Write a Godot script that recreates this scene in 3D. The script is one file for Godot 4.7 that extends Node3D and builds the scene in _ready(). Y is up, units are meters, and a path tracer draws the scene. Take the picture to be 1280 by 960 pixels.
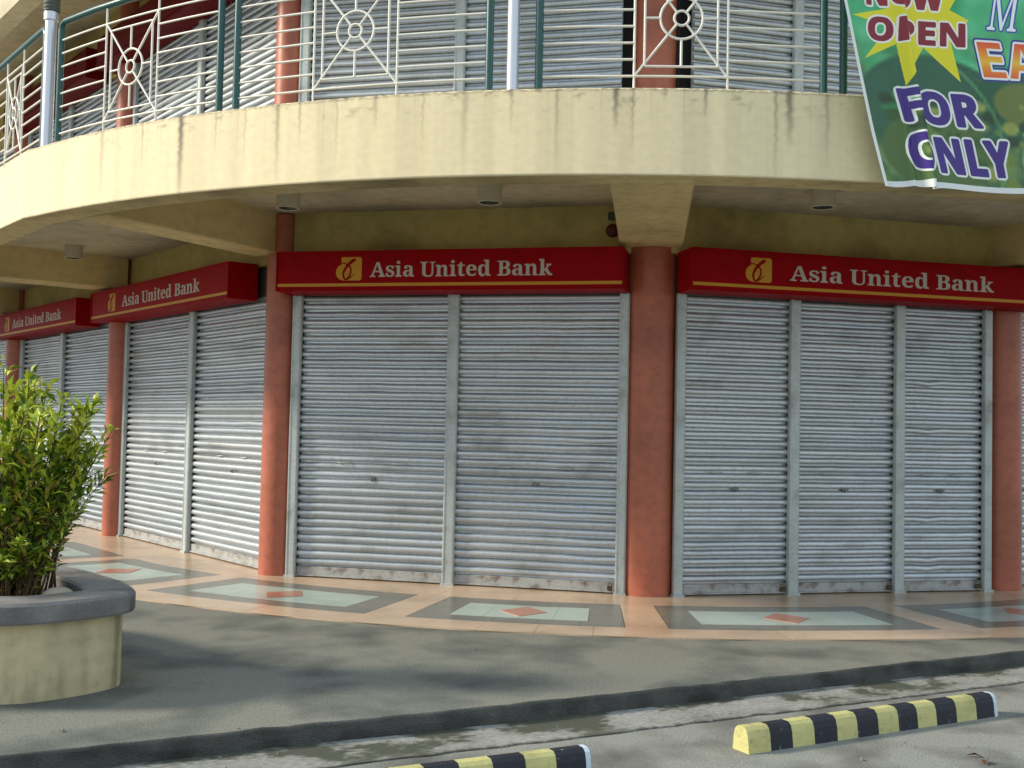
extends Node3D
# A rounded corner building with shuttered bank branches, a balcony above, a planter and a kerb in front.

# ---------------------------------------------------------------- mesh collector
class Mb:
	var v := PackedVector3Array()
	var n := PackedVector3Array()
	var u := PackedVector2Array()
	var c := PackedColorArray()
	var tint := Color.WHITE
	func tri(a: Vector3, b: Vector3, d: Vector3, na: Vector3, nb: Vector3, nd: Vector3, ua := Vector2.ZERO, ub := Vector2.ZERO, ud := Vector2.ZERO) -> void:
		if (b - a).cross(d - a).dot(na + nb + nd) > 0.0:
			v.append_array([a, d, b]); n.append_array([na, nd, nb]); u.append_array([ua, ud, ub])
		else:
			v.append_array([a, b, d]); n.append_array([na, nb, nd]); u.append_array([ua, ub, ud])
		c.append_array([tint, tint, tint])
	func quad(a: Vector3, b: Vector3, d: Vector3, e: Vector3, out: Vector3, uv := Rect2(0, 0, 1, 1)) -> void:
		var nn := (b - a).cross(d - a)
		if nn.length() < 1e-12:
			nn = (d - a).cross(e - a)
		nn = nn.normalized()
		if nn.dot(out) < 0.0:
			nn = -nn
		var p := uv.position
		var q := uv.end
		tri(a, b, d, nn, nn, nn, p, Vector2(q.x, p.y), q)
		tri(a, d, e, nn, nn, nn, p, q, Vector2(p.x, q.y))
	func squad(a: Vector3, b: Vector3, d: Vector3, e: Vector3, na: Vector3, nb: Vector3, nd: Vector3, ne: Vector3) -> void:
		tri(a, b, d, na, nb, nd)
		tri(a, d, e, na, nd, ne)
	# a box with chamfered vertical and horizontal edges
	func box(t: Transform3D, s: Vector3, ch := 0.0) -> void:
		var h := s * 0.5
		if ch <= 0.0:
			for ax in 3:
				for sg in [-1.0, 1.0]:
					var o := Vector3.ZERO; o[ax] = sg
					var p := Vector3.ZERO; p[(ax + 1) % 3] = 1.0
					var q := Vector3.ZERO; q[(ax + 2) % 3] = 1.0
					var f := func(i: float, j: float) -> Vector3: return t * ((o + p * i + q * j) * h)
					quad(f.call(-1.0, -1.0), f.call(1.0, -1.0), f.call(1.0, 1.0), f.call(-1.0, 1.0), t.basis * o)
			return
		var k := minf(ch, minf(h.x, minf(h.y, h.z)) * 0.9)
		for ax in 3:
			for sg in [-1.0, 1.0]:
				var o := Vector3.ZERO; o[ax] = sg
				var pa := (ax + 1) % 3
				var qa := (ax + 2) % 3
				var cs := []
				for ij in [[-1.0, -1.0], [1.0, -1.0], [1.0, 1.0], [-1.0, 1.0]]:
					var w := Vector3.ZERO
					w[ax] = sg * h[ax]; w[pa] = ij[0] * (h[pa] - k); w[qa] = ij[1] * (h[qa] - k)
					cs.append(t * w)
				quad(cs[0], cs[1], cs[2], cs[3], t.basis * o)
		for ax in 3:
			var pa := (ax + 1) % 3
			var qa := (ax + 2) % 3
			for sp in [-1.0, 1.0]:
				for sq in [-1.0, 1.0]:
					var cs := []
					for e in [[-1.0, 0], [1.0, 0], [1.0, 1], [-1.0, 1]]:
						var w := Vector3.ZERO
						w[ax] = e[0] * (h[ax] - k)
						w[pa] = sp * (h[pa] - (k if e[1] == 1 else 0.0))
						w[qa] = sq * (h[qa] - (0.0 if e[1] == 1 else k))
						cs.append(t * w)
					var o := Vector3.ZERO; o[pa] = sp; o[qa] = sq
					quad(cs[0], cs[1], cs[2], cs[3], t.basis * o)
		for sx in [-1.0, 1.0]:
			for sy in [-1.0, 1.0]:
				for sz in [-1.0, 1.0]:
					var o := Vector3(sx, sy, sz)
					var a := t * (o * Vector3(h.x, h.y - k, h.z - k))
					var b := t * (o * Vector3(h.x - k, h.y, h.z - k))
					var d := t * (o * Vector3(h.x - k, h.y - k, h.z))
					var nn := (t.basis * o).normalized()
					tri(a, b, d, nn, nn, nn)
	# a round bar along a path
	func tube(path: Array, r: float, sides := 8, closed := false, r_end := -1.0) -> void:
		var m := path.size()
		var rings := []
		var norms := []
		var ref := Vector3.UP
		for i in m:
			var p0: Vector3 = path[(i - 1 + m) % m] if (closed or i > 0) else path[i]
			var p1: Vector3 = path[(i + 1) % m] if (closed or i < m - 1) else path[i]
			var d := (p1 - p0).normalized()
			if i == 0:
				ref = Vector3.UP if absf(d.y) < 0.9 else Vector3.RIGHT
			var x := (ref - d * ref.dot(d)).normalized()
			ref = x
			var y := d.cross(x)
			var rr := r if r_end < 0.0 else lerpf(r, r_end, float(i) / (m - 1))
			var ring := []
			var nr := []
			for k in sides:
				var a := TAU * k / sides
				var o := x * cos(a) + y * sin(a)
				ring.append(path[i] + o * rr)
				nr.append(o)
			rings.append(ring); norms.append(nr)
		for i in (m if closed else m - 1):
			var j := (i + 1) % m
			for k in sides:
				var l := (k + 1) % sides
				squad(rings[i][k], rings[i][l], rings[j][l], rings[j][k], norms[i][k], norms[i][l], norms[j][l], norms[j][k])
		if not closed:
			for e in [0, m - 1]:
				var o: Vector3 = (path[0] - path[1]).normalized() if e == 0 else (path[m - 1] - path[m - 2]).normalized()
				for k in sides:
					tri(path[e], rings[e][k], rings[e][(k + 1) % sides], o, o, o)
	# a lathe round the y axis: prof is [[r, y], ...] bottom to top
	func lathe(o: Vector3, prof: Array, sides := 24) -> void:
		for i in prof.size() - 1:
			var r0: float = prof[i][0]; var y0: float = prof[i][1]
			var r1: float = prof[i + 1][0]; var y1: float = prof[i + 1][1]
			var sl := Vector2(y1 - y0, r0 - r1).normalized()
			for k in sides:
				var a := TAU * k / sides
				var b := TAU * (k + 1) / sides
				var da := Vector3(cos(a), 0, sin(a)); var db := Vector3(cos(b), 0, sin(b))
				var na := (da * sl.x + Vector3.UP * sl.y); var nb := (db * sl.x + Vector3.UP * sl.y)
				squad(o + da * r0 + Vector3.UP * y0, o + db * r0 + Vector3.UP * y0, o + db * r1 + Vector3.UP * y1, o + da * r1 + Vector3.UP * y1, na, nb, nb, na)
	# a polygon in plan (x, z) between two heights
	func prism(poly: PackedVector2Array, y0: float, y1: float, bottom := true) -> void:
		var ix := Geometry2D.triangulate_polygon(poly)
		for i in range(0, ix.size(), 3):
			var a := poly[ix[i]]; var b := poly[ix[i + 1]]; var d := poly[ix[i + 2]]
			tri(Vector3(a.x, y1, a.y), Vector3(b.x, y1, b.y), Vector3(d.x, y1, d.y), Vector3.UP, Vector3.UP, Vector3.UP)
			if bottom and y1 > y0:
				tri(Vector3(a.x, y0, a.y), Vector3(b.x, y0, b.y), Vector3(d.x, y0, d.y), Vector3.DOWN, Vector3.DOWN, Vector3.DOWN)
		if y1 > y0:
			var turn := -1.0 if Geometry2D.is_polygon_clockwise(poly) else 1.0
			for i in poly.size():
				var a := poly[i]; var b := poly[(i + 1) % poly.size()]
				var e := (b - a).normalized()
				var o := Vector3(e.y, 0, -e.x) * turn
				quad(Vector3(a.x, y0, a.y), Vector3(b.x, y0, b.y), Vector3(b.x, y1, b.y), Vector3(a.x, y1, a.y), o)
	# a flat polygon in the local x-y plane with a little thickness towards +z
	func plate(poly: PackedVector2Array, z0: float, z1: float) -> void:
		var ix := Geometry2D.triangulate_polygon(poly)
		for i in range(0, ix.size(), 3):
			var a := poly[ix[i]]; var b := poly[ix[i + 1]]; var d := poly[ix[i + 2]]
			tri(Vector3(a.x, a.y, z1), Vector3(b.x, b.y, z1), Vector3(d.x, d.y, z1), Vector3.BACK, Vector3.BACK, Vector3.BACK)
		for i in poly.size():
			var a := poly[i]; var b := poly[(i + 1) % poly.size()]
			var e := (b - a).normalized()
			quad(Vector3(a.x, a.y, z0), Vector3(b.x, b.y, z0), Vector3(b.x, b.y, z1), Vector3(a.x, a.y, z1), Vector3(e.y, -e.x, 0) * (-1.0 if Geometry2D.is_polygon_clockwise(poly) else 1.0))
	func mesh(mat: Material) -> ArrayMesh:
		var a := []
		a.resize(Mesh.ARRAY_MAX)
		a[Mesh.ARRAY_VERTEX] = v; a[Mesh.ARRAY_NORMAL] = n; a[Mesh.ARRAY_TEX_UV] = u; a[Mesh.ARRAY_COLOR] = c
		var m := ArrayMesh.new()
		m.add_surface_from_arrays(Mesh.PRIMITIVE_TRIANGLES, a)
		m.surface_set_material(0, mat)
		return m

# ---------------------------------------------------------------- scene helpers
var used := {}
var rng := RandomNumberGenerator.new()

func numbered(called: String) -> String:
	var k: int = used.get(called, 0)
	used[called] = k + 1
	return called if k == 0 else "%s_%03d" % [called, k]

func tag(o: Node, label: String, category: String, group := "", kind := "") -> void:
	if label: o.set_meta("label", label)
	if category: o.set_meta("category", category)
	if group: o.set_meta("group", group)
	if kind: o.set_meta("kind", kind)

func thing(called: String, label: String, category: String, at := Transform3D(), group := "") -> Node3D:
	var o := Node3D.new()
	o.name = numbered(called)
	o.transform = at
	add_child(o, true)
	tag(o, label, category, group)
	return o

func put(called: String, m: Mesh, parent: Node, at := Transform3D()) -> MeshInstance3D:
	var o := MeshInstance3D.new()
	o.name = numbered(called) if parent == self else called
	o.mesh = m
	o.transform = at
	parent.add_child(o, true)
	return o

func obj(called: String, mb: Mb, mat: Material, parent: Node, at := Transform3D()) -> MeshInstance3D:
	return put(called, mb.mesh(mat), parent, at)

func struct(called: String, mb: Mb, mat: Material, label: String) -> MeshInstance3D:
	var o := obj(called, mb, mat, self)
	o.set_meta("kind", "structure")
	if label: o.set_meta("label", label)
	return o

func moved(x: float, y: float, z: float) -> Transform3D:
	return Transform3D(Basis(), Vector3(x, y, z))

# ---------------------------------------------------------------- materials
func noise_tex(seed_: int, freq: float, oct: int, ramp: Array, size := 512, cell := false, normal := 0.0) -> NoiseTexture2D:
	var nz := FastNoiseLite.new()
	nz.seed = seed_
	nz.frequency = freq
	nz.noise_type = FastNoiseLite.TYPE_CELLULAR if cell else FastNoiseLite.TYPE_SIMPLEX_SMOOTH
	nz.fractal_type = FastNoiseLite.FRACTAL_FBM
	nz.fractal_octaves = oct
	var t := NoiseTexture2D.new()
	t.width = size; t.height = size
	t.seamless = true
	t.seamless_blend_skirt = 0.2
	t.noise = nz
	if normal > 0.0:
		t.as_normal_map = true
		t.bump_strength = normal
	elif ramp.size() > 0:
		var g := Gradient.new()
		var offs := PackedFloat32Array(); var cols := PackedColorArray()
		for r in ramp:
			offs.append(r[0]); cols.append(r[1] if r[1] is Color else Color(r[1], r[1], r[1]))
		g.offsets = offs; g.colors = cols
		t.color_ramp = g
	return t

func mat(col: Color, rough: float, metal := 0.0, spec := 0.5) -> StandardMaterial3D:
	var m := StandardMaterial3D.new()
	m.albedo_color = col
	m.roughness = rough
	m.metallic = metal
	m.metallic_specular = spec
	m.cull_mode = BaseMaterial3D.CULL_DISABLED
	return m

# fine and coarse mottling, laid by place so that no two pieces look alike
func worn(col: Color, rough: float, fine: Texture2D, fine_scale: float, coarse: Texture2D, coarse_scale: float, bump: Texture2D = null, bump_cm := 0.1, metal := 0.0, spec := 0.5) -> StandardMaterial3D:
	var m := mat(col, rough, metal, spec)
	m.uv1_triplanar = true; m.uv1_world_triplanar = true
	m.uv1_scale = Vector3.ONE * fine_scale
	m.albedo_texture = fine
	if coarse:
		m.detail_enabled = true
		m.detail_blend_mode = BaseMaterial3D.BLEND_MODE_MUL
		m.detail_uv_layer = BaseMaterial3D.DETAIL_UV_2
		m.uv2_triplanar = true; m.uv2_world_triplanar = true
		m.uv2_scale = Vector3.ONE * coarse_scale
		m.detail_albedo = coarse
	if bump:
		m.heightmap_enabled = true
		m.heightmap_texture = bump
		m.heightmap_scale = bump_cm
	return m

var M := {}

func make_materials() -> void:
	var f_soft := noise_tex(1, 0.02, 5, [[0.0, 0.86], [0.5, 0.96], [1.0, 1.0]])
	var f_grit := noise_tex(2, 0.12, 4, [[0.0, 0.7], [0.45, 0.95], [1.0, 1.05]])
	var f_speck := noise_tex(3, 0.3, 3, [[0.0, 0.55], [0.35, 0.92], [0.75, 1.0], [1.0, 1.15]])
	var c_stain := noise_tex(4, 0.006, 5, [[0.0, 0.55], [0.35, 0.85], [0.6, 1.0], [1.0, 1.0]])
	var c_light := noise_tex(24, 0.006, 5, [[0.0, 0.8], [0.35, 0.93], [0.6, 1.0], [1.0, 1.0]])
	var c_pave := noise_tex(5, 0.008, 6, [[0.0, Color(0.60, 0.62, 0.63)], [0.38, Color(0.84, 0.86, 0.85)], [0.6, Color(1, 1, 0.98)], [0.8, Color(1.04, 1.03, 0.98)], [1.0, Color(1.16, 1.12, 1.04)]], 1024)
	var c_metal := noise_tex(6, 0.012, 5, [[0.0, Color(0.74, 0.72, 0.70)], [0.3, Color(0.94, 0.94, 0.94)], [0.6, Color(1, 1, 1)], [1.0, Color(0.95, 0.97, 1.0)]])
	var f_metal := noise_tex(7, 0.06, 5, [[0.0, 0.72], [0.2, 0.92], [0.5, 0.98], [1.0, 1.0]])
	var b_grit := noise_tex(8, 0.1, 5, [])
	var b_soft := noise_tex(9, 0.03, 4, [])
	var r_metal := noise_tex(10, 0.03, 4, [[0.0, 0.3], [1.0, 0.62]])
	M.f_soft = f_soft; M.f_grit = f_grit; M.c_stain = c_stain
	M.cream = worn(Color(0.84, 0.76, 0.55), 0.75, f_soft, 0.7, c_stain, 0.16, b_soft, 0.12)
	M.soffit = worn(Color(0.82, 0.775, 0.66), 0.8, f_soft, 0.5, c_light, 0.2)
	M.wall = worn(Color(0.81, 0.74, 0.46), 0.8, f_soft, 0.6, c_stain, 0.23)
	M.beam = worn(Color(0.87, 0.785, 0.56), 0.75, f_soft, 0.7, c_light, 0.16, b_soft, 0.12)
	M.dark = mat(Color(0.16, 0.16, 0.17), 0.9)  # shade of the gaps beside the columns, put into the colour
	M.column = worn(Color(0.72, 0.405, 0.305), 0.42, f_soft, 0.9, c_light, 0.35, b_soft, 0.08)
	M.sign_red = worn(Color(0.62, 0.0, 0.04), 0.5, f_soft, 0.5, null, 1.0, null, 0.0, 0.0, 0.22)
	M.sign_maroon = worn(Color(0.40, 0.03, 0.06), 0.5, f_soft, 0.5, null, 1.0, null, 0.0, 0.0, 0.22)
	M.sign_yellow = mat(Color(0.78, 0.56, 0.05), 0.45)
	M.sign_white = mat(Color(0.74, 0.73, 0.69), 0.5)
	M.slat = []
	for k in 4:
		var t: Color = [Color(0.79, 0.82, 0.84), Color(0.75, 0.785, 0.81), Color(0.79, 0.82, 0.84), Color(0.765, 0.79, 0.805)][k]
		var sm := worn(t, 1.0, f_metal, 0.55, c_metal, 0.19 + 0.02 * k, null, 0.0, 0.72)
		sm.uv1_offset = Vector3(0.13, 0.31, 0.47) * k
		sm.roughness = 0.40
		M.slat.append(sm)
	M.guide = worn(Color(0.74, 0.775, 0.77), 0.5, f_metal, 0.8, c_metal, 0.5, null, 0.0, 0.35)
	M.rail = worn(Color(0.70, 0.72, 0.72), 0.6, f_metal, 0.8, noise_tex(25, 0.02, 5, [[0.0, Color(0.55, 0.40, 0.33)], [0.22, Color(0.72, 0.64, 0.60)], [0.5, Color(0.95, 0.94, 0.93)], [1.0, Color(1, 1, 1)]]), 0.7, null, 0.0, 0.25)
	M.lock = mat(Color(0.50, 0.50, 0.49), 0.45, 0.5)
	M.galv_dark = worn(Color(0.42, 0.42, 0.42), 0.55, f_metal, 0.8, null, 1.0, null, 0.0, 0.4)
	M.rust = worn(Color(0.35, 0.22, 0.14), 0.85, f_grit, 2.0, null, 1.0)
	M.brass = mat(Color(0.33, 0.27, 0.18), 0.5, 0.6)
	M.green_paint = worn(Color(0.13, 0.33, 0.32), 0.32, f_soft, 1.5, null, 1.0)
	M.white_paint = worn(Color(0.90, 0.89, 0.85), 0.45, f_metal, 1.5, null, 1.0)
	M.silver = mat(Color(0.80, 0.81, 0.84), 0.34, 0.75)
	M.coupling = worn(Color(0.33, 0.34, 0.31), 0.7, f_grit, 2.0, null, 1.0)
	M.lamp_white = mat(Color(0.74, 0.71, 0.62), 0.6)
	M.lamp_glass = mat(Color(0.16, 0.16, 0.17), 0.2)
	M.tile_tan = tile_mat(Color(0.84, 0.735, 0.62), f_speck, c_light)
	M.tile_grey = tile_mat(Color(0.51, 0.505, 0.46), f_speck, c_light)
	M.tile_pale = tile_mat(Color(0.73, 0.80, 0.765), f_speck, c_light)
	M.tile_coral = tile_mat(Color(0.78, 0.56, 0.47), f_speck, c_light)
	M.grout = mat(Color(0.38, 0.34, 0.29), 0.9)
	M.pave = worn(Color(0.495, 0.497, 0.468), 0.85, f_grit, 0.9, c_pave, 0.13, b_grit, 0.08)
	M.kerb = worn(Color(0.34, 0.34, 0.325), 0.9, f_grit, 1.3, noise_tex(14, 0.012, 5, [[0.0, 0.5], [0.4, 0.75], [0.6, 0.95], [1.0, 1.15]]), 0.45, b_grit, 0.5)
	M.gutter = worn(Color(0.60, 0.59, 0.55), 0.9, f_grit, 1.1, noise_tex(15, 0.014, 5, [[0.0, Color(0.32, 0.34, 0.26)], [0.42, Color(0.6, 0.62, 0.52)], [0.56, Color(1, 1, 1)], [1.0, Color(1.1, 1.1, 1.08)]]), 0.5, b_grit, 0.4)
	M.road = worn(Color(0.555, 0.56, 0.53), 0.9, f_grit, 1.0, noise_tex(16, 0.01, 6, [[0.0, 0.66], [0.4, 0.9], [0.6, 1.0], [1.0, 1.12]]), 0.3, b_grit, 0.12)
	M.planter = worn(Color(0.84, 0.785, 0.62), 0.85, f_soft, 1.0, noise_tex(17, 0.01, 4, [[0.0, 0.6], [0.5, 0.9], [1.0, 1.0]]), 0.4, b_grit, 0.1)
	M.planter.uv2_scale = Vector3(1.1, 0.12, 1.1)
	M.planter_rim = worn(Color(0.53, 0.52, 0.51), 0.85, f_grit, 1.4, c_stain, 0.6, b_grit, 0.15)
	M.soil = worn(Color(0.27, 0.20, 0.14), 1.0, f_speck, 2.0, null, 1.0, b_grit, 1.2)
	M.stone = worn(Color(0.72, 0.68, 0.6), 0.9, f_grit, 3.0, null, 1.0)
	M.pebble = worn(Color(0.52, 0.50, 0.46), 0.9, f_grit, 3.0, null, 1.0)
	M.bark = worn(Color(0.34, 0.26, 0.17), 0.9, f_grit, 3.0, null, 1.0)
	M.stop_yellow = worn(Color.WHITE, 0.68, noise_tex(61, 0.03, 5, [[0.0, Color(0.47, 0.46, 0.43)], [0.15, Color(0.52, 0.51, 0.47)], [0.18, Color(0.70, 0.68, 0.44)], [0.5, Color(0.76, 0.74, 0.49)], [1.0, Color(0.76, 0.74, 0.49)]]), 1.1, c_light, 0.8, b_grit, 0.2)
	M.stop_black = worn(Color.WHITE, 0.68, noise_tex(62, 0.03, 5, [[0.0, Color(0.47, 0.46, 0.43)], [0.15, Color(0.52, 0.51, 0.47)], [0.18, Color(0.16, 0.16, 0.2)], [0.5, Color(0.12, 0.125, 0.17)], [1.0, Color(0.12, 0.125, 0.17)]]), 1.1, c_light, 0.8, b_grit, 0.2)
	M.stop_white = worn(Color(0.78, 0.84, 0.88), 0.6, f_metal, 1.3, null, 1.0)
	M.bell_red = mat(Color(0.36, 0.035, 0.045), 0.5)
	var lf := mat(Color.WHITE, 0.45)
	lf.vertex_color_use_as_albedo = true
	lf.backlight_enabled = true
	lf.backlight = Color(0.36, 0.42, 0.06)
	M.leaf = lf
	M.litter = mat(Color(0.36, 0.2, 0.13), 0.8)

func tile_mat(c: Color, fine: Texture2D, coarse: Texture2D) -> StandardMaterial3D:
	var m := worn(c, 0.24, fine, 0.8, coarse, 0.3, null, 0.0, 0.0, 0.4)
	return m

# ---------------------------------------------------------------- the plan
# The facade is a fan of flat bays between columns; its middle is at FC. Balcony and railing follow a circle round BC.
const FC := Vector2(1.33, -16.1)
const BC := Vector2(1.21, -14.77)
const BR := 7.71
const KINK := Vector2(-3.95, -9.0)
const WING := Vector2(-0.628, -0.779)
const V := [Vector2(-10.606, -21.049), Vector2(-7.781, -17.544), Vector2(-4.956, -14.039), Vector2(-2.131, -10.534), Vector2(1.332, -9.716), Vector2(4.625, -10.554), Vector2(7.015, -12.95), Vector2(7.83, -16.2)]
const SOFFIT := 3.42
const LIP := 3.05
const PARAPET := 3.62
const FLOOR2 := 3.5
const ROOF := 6.8

func pol(deg: float, r: float, c := FC) -> Vector2:
	return c + Vector2(sin(deg_to_rad(deg)), cos(deg_to_rad(deg))) * r

func v3(p: Vector2, y: float) -> Vector3:
	return Vector3(p.x, y, p.y)

# a place along the tiled walk: an angle and a radius, straight beyond -51 degrees where the wing begins
func walk(deg: float, r: float) -> Vector2:
	if deg >= -51.0:
		return pol(deg, r)
	return pol(-51.0, r) + WING * deg_to_rad(-51.0 - deg) * 7.4

func balcony_line() -> PackedVector2Array:
	var p := PackedVector2Array()
	p.append(KINK + WING * 14.0)
	p.append(KINK + WING * 0.12)
	for k in range(0, 53):
		p.append(pol(-41.2 + k * 2.0, BR, BC))
	return p

func offset_line(p: PackedVector2Array, d: float) -> PackedVector2Array:
	var out := PackedVector2Array()
	for i in p.size():
		var a := (p[i] - p[maxi(i - 1, 0)]).normalized() if i > 0 else (p[1] - p[0]).normalized()
		var b := (p[mini(i + 1, p.size() - 1)] - p[i]).normalized() if i < p.size() - 1 else a
		var na := Vector2(-a.y, a.x); var nb := Vector2(-b.y, b.x)
		var m := (na + nb).normalized()
		out.append(p[i] + m * d / maxf(0.5, m.dot(na)))
	return out

# sweeps a closed profile of [outward offset, height] along a line in plan; u runs in metres / ulen
func sweep(mb: Mb, line: PackedVector2Array, prof: Array, ulen := 16.0, s0 := 0.0, closed := true) -> void:
	var lines := []
	for q in prof:
		lines.append(offset_line(line, q[0]))
	var s := s0
	for i in line.size() - 1:
		var s1 := s + line[i].distance_to(line[i + 1])
		var d := (line[i + 1] - line[i]).normalized()
		var n2 := Vector3(-d.y, 0, d.x)
		for k in (prof.size() if closed else prof.size() - 1):
			var l := (k + 1) % prof.size()
			var e := Vector2(prof[l][0] - prof[k][0], prof[l][1] - prof[k][1])
			var o := (n2 * -e.y + Vector3.UP * e.x)
			var va := clampf(1.0 - (prof[k][1] - LIP) / (PARAPET - LIP), 0.0, 1.0)
			var vb := clampf(1.0 - (prof[l][1] - LIP) / (PARAPET - LIP), 0.0, 1.0)
			var a: Vector2 = lines[k][i]; var b: Vector2 = lines[k][i + 1]
			var c: Vector2 = lines[l][i]; var f: Vector2 = lines[l][i + 1]
			mb.quad(v3(a, prof[k][1]), v3(b, prof[k][1]), v3(f, prof[l][1]), v3(c, prof[l][1]), o, Rect2(s / ulen, va, (s1 - s) / ulen, vb - va))
		s = s1

func bay_frame(i: int, off := 0.0, y := 0.0) -> Transform3D:
	var a: Vector2 = V[i]; var b: Vector2 = V[i + 1]
	var d := (b - a).normalized()
	var n2 := Vector2(-d.y, d.x)
	return Transform3D(Basis(Vector3(d.x, 0, d.y), Vector3.UP, Vector3(n2.x, 0, n2.y)), v3(a + n2 * off, y))

# ---------------------------------------------------------------- main
func _ready() -> void:
	rng.seed = 4711
	set_view()
	make_materials()
	ground()
	walkway()
	building()
	signs()
	railings()
	poles()
	ceiling_lights()
	alarm_bell()
	planter_and_shrub()
	wheel_stops()
	banner()
	litter()

func set_view() -> void:
	var cam := Camera3D.new()
	cam.name = "camera"
	cam.position = Vector3(0, 1.422, 0)
	cam.rotation_order = EULER_ORDER_YXZ
	cam.rotation_degrees = Vector3(2.29, 0, 1.235)
	cam.fov = 37.85
	cam.near = 0.1
	cam.far = 600.0
	add_child(cam)
	cam.current = true
	var sky_m := ProceduralSkyMaterial.new()
	sky_m.sky_top_color = Color(0.64, 0.705, 0.765)
	sky_m.sky_horizon_color = Color(0.84, 0.85, 0.84)
	sky_m.sky_curve = 0.16
	sky_m.ground_bottom_color = Color(0.30, 0.29, 0.27)
	sky_m.ground_horizon_color = Color(0.62, 0.63, 0.62)
	sky_m.sky_energy_multiplier = 1.0
	sky_m.sun_angle_max = 1.0
	var sky := Sky.new()
	sky.sky_material = sky_m
	var env := Environment.new()
	env.background_mode = Environment.BG_SKY
	env.sky = sky
	env.background_energy_multiplier = 1.0
	env.ambient_light_source = Environment.AMBIENT_SOURCE_SKY
	env.tonemap_mode = Environment.TONE_MAPPER_LINEAR
	env.tonemap_exposure = 1.88
	env.sdfgi_enabled = true
	env.ssao_enabled = true
	env.ssil_enabled = true
	var we := WorldEnvironment.new()
	we.name = "world"
	we.environment = env
	add_child(we)
	var sun := DirectionalLight3D.new()
	sun.name = "sun"
	var az := deg_to_rad(3.0)
	var el := deg_to_rad(28.0)
	var towards := Vector3(-cos(az) * cos(el), sin(el), sin(az) * cos(el))
	sun.look_at_from_position(towards * 30.0, Vector3.ZERO, Vector3.UP)
	sun.light_energy = 0.85
	sun.light_color = Color(1.0, 0.95, 0.87)
	sun.light_angular_distance = 8.0
	sun.shadow_enabled = true
	add_child(sun)

# ---------------------------------------------------------------- ground
func kerb_line() -> PackedVector2Array:
	var p := PackedVector2Array([Vector2(-14.0, 1.3), Vector2(-6.0, -2.85), Vector2(-2.131, -4.80), Vector2(-1.234, -5.262), Vector2(0.036, -5.88), Vector2(1.229, -6.49), Vector2(3.512, -7.66)])
	for a in [24.0, 30.0, 36.0, 44.0, 54.0, 66.0, 80.0]:
		p.append(pol(a, 8.72 - (a - 24.0) * 0.003))
	return p

func ground() -> void:
	var line := kerb_line()
	var fine := PackedVector2Array()
	for i in line.size() - 1:
		var k := maxi(1, int(line[i].distance_to(line[i + 1]) / 0.11))
		for j in k:
			fine.append(line[i].lerp(line[i + 1], float(j) / k))
	fine.append(line[line.size() - 1])
	var road := Mb.new()
	var e := 250.0
	road.quad(Vector3(-e, -0.118, e), Vector3(e, -0.118, e), Vector3(e, -0.118, -e), Vector3(-e, -0.118, -e), Vector3.UP)
	struct("road", road, M.road, "worn pale concrete road in front of the kerb")
	# gutter strip between the kerb and the road, its outer edge broken
	var g := Mb.new()
	var gi := offset_line(fine, -0.05)
	var go := PackedVector2Array()
	for i in fine.size():
		var t := offset_line(fine, 0.34)[i]
		go.append(t + Vector2(rng.randf_range(-0.012, 0.012), rng.randf_range(-0.012, 0.012)))
	for i in fine.size() - 1:
		g.quad(v3(gi[i], -0.100), v3(gi[i + 1], -0.100), v3(go[i + 1], -0.110), v3(go[i], -0.110), Vector3.UP, Rect2(i * 0.11 / 7.0, 0, 0.11 / 7.0, 1))
		g.quad(v3(go[i], -0.110), v3(go[i + 1], -0.110), v3(go[i + 1], -0.15), v3(go[i], -0.15), Vector3(0.4, 0, 0.9), Rect2(i * 0.11 / 7.0, 0.97, 0.11 / 7.0, 0.02))
	struct("gutter", g, gutter_material(), "stained concrete gutter strip at the foot of the kerb")
	# pavement sheet
	var inner := offset_line(fine, -0.018)
	var poly := PackedVector2Array(inner)
	poly.append(Vector2(30, -15)); poly.append(Vector2(30, -45)); poly.append(Vector2(-45, -45)); poly.append(Vector2(-45, 1.3))
	var pv := Mb.new()
	pv.prism(poly, -0.012, -0.012)
	struct("pavement", pv, M.pave, "stained grey concrete pavement between the tiled walk and the kerb")
	# kerb: a rounded edge with chips
	var kb := Mb.new()
	var rows := []
	for i in fine.size():
		var j := rng.randf_range(-0.007, 0.007) - (rng.randf_range(0.006, 0.014) if rng.randf() < 0.12 else 0.0)
		var h := rng.randf_range(-0.005, 0.003)
		rows.append([[-0.03, -0.013], [-0.016 + j, -0.009 + h], [-0.006 + j, -0.013 + h], [0.0 + j, -0.022 + h], [0.004 + j * 1.5, -0.06], [0.008, -0.16]])
	var offs := {}
	var nrm := []
	for i in fine.size():
		var a := fine[maxi(i - 1, 0)]; var b := fine[mini(i + 1, fine.size() - 1)]
		var d := (b - a).normalized()
		nrm.append(Vector2(-d.y, d.x))
	for i in fine.size() - 1:
		for k in 5:
			var p0: Vector3 = v3(fine[i] + nrm[i] * rows[i][k][0], rows[i][k][1])
			var p1: Vector3 = v3(fine[i + 1] + nrm[i + 1] * rows[i + 1][k][0], rows[i + 1][k][1])
			var p2: Vector3 = v3(fine[i + 1] + nrm[i + 1] * rows[i + 1][k + 1][0], rows[i + 1][k + 1][1])
			var p3: Vector3 = v3(fine[i] + nrm[i] * rows[i][k + 1][0], rows[i][k + 1][1])
			kb.quad(p0, p1, p2, p3, Vector3(0.3, 1.0, 0.6))
	struct("kerb", kb, M.kerb, "dark weathered concrete kerb along the pavement edge")

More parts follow.
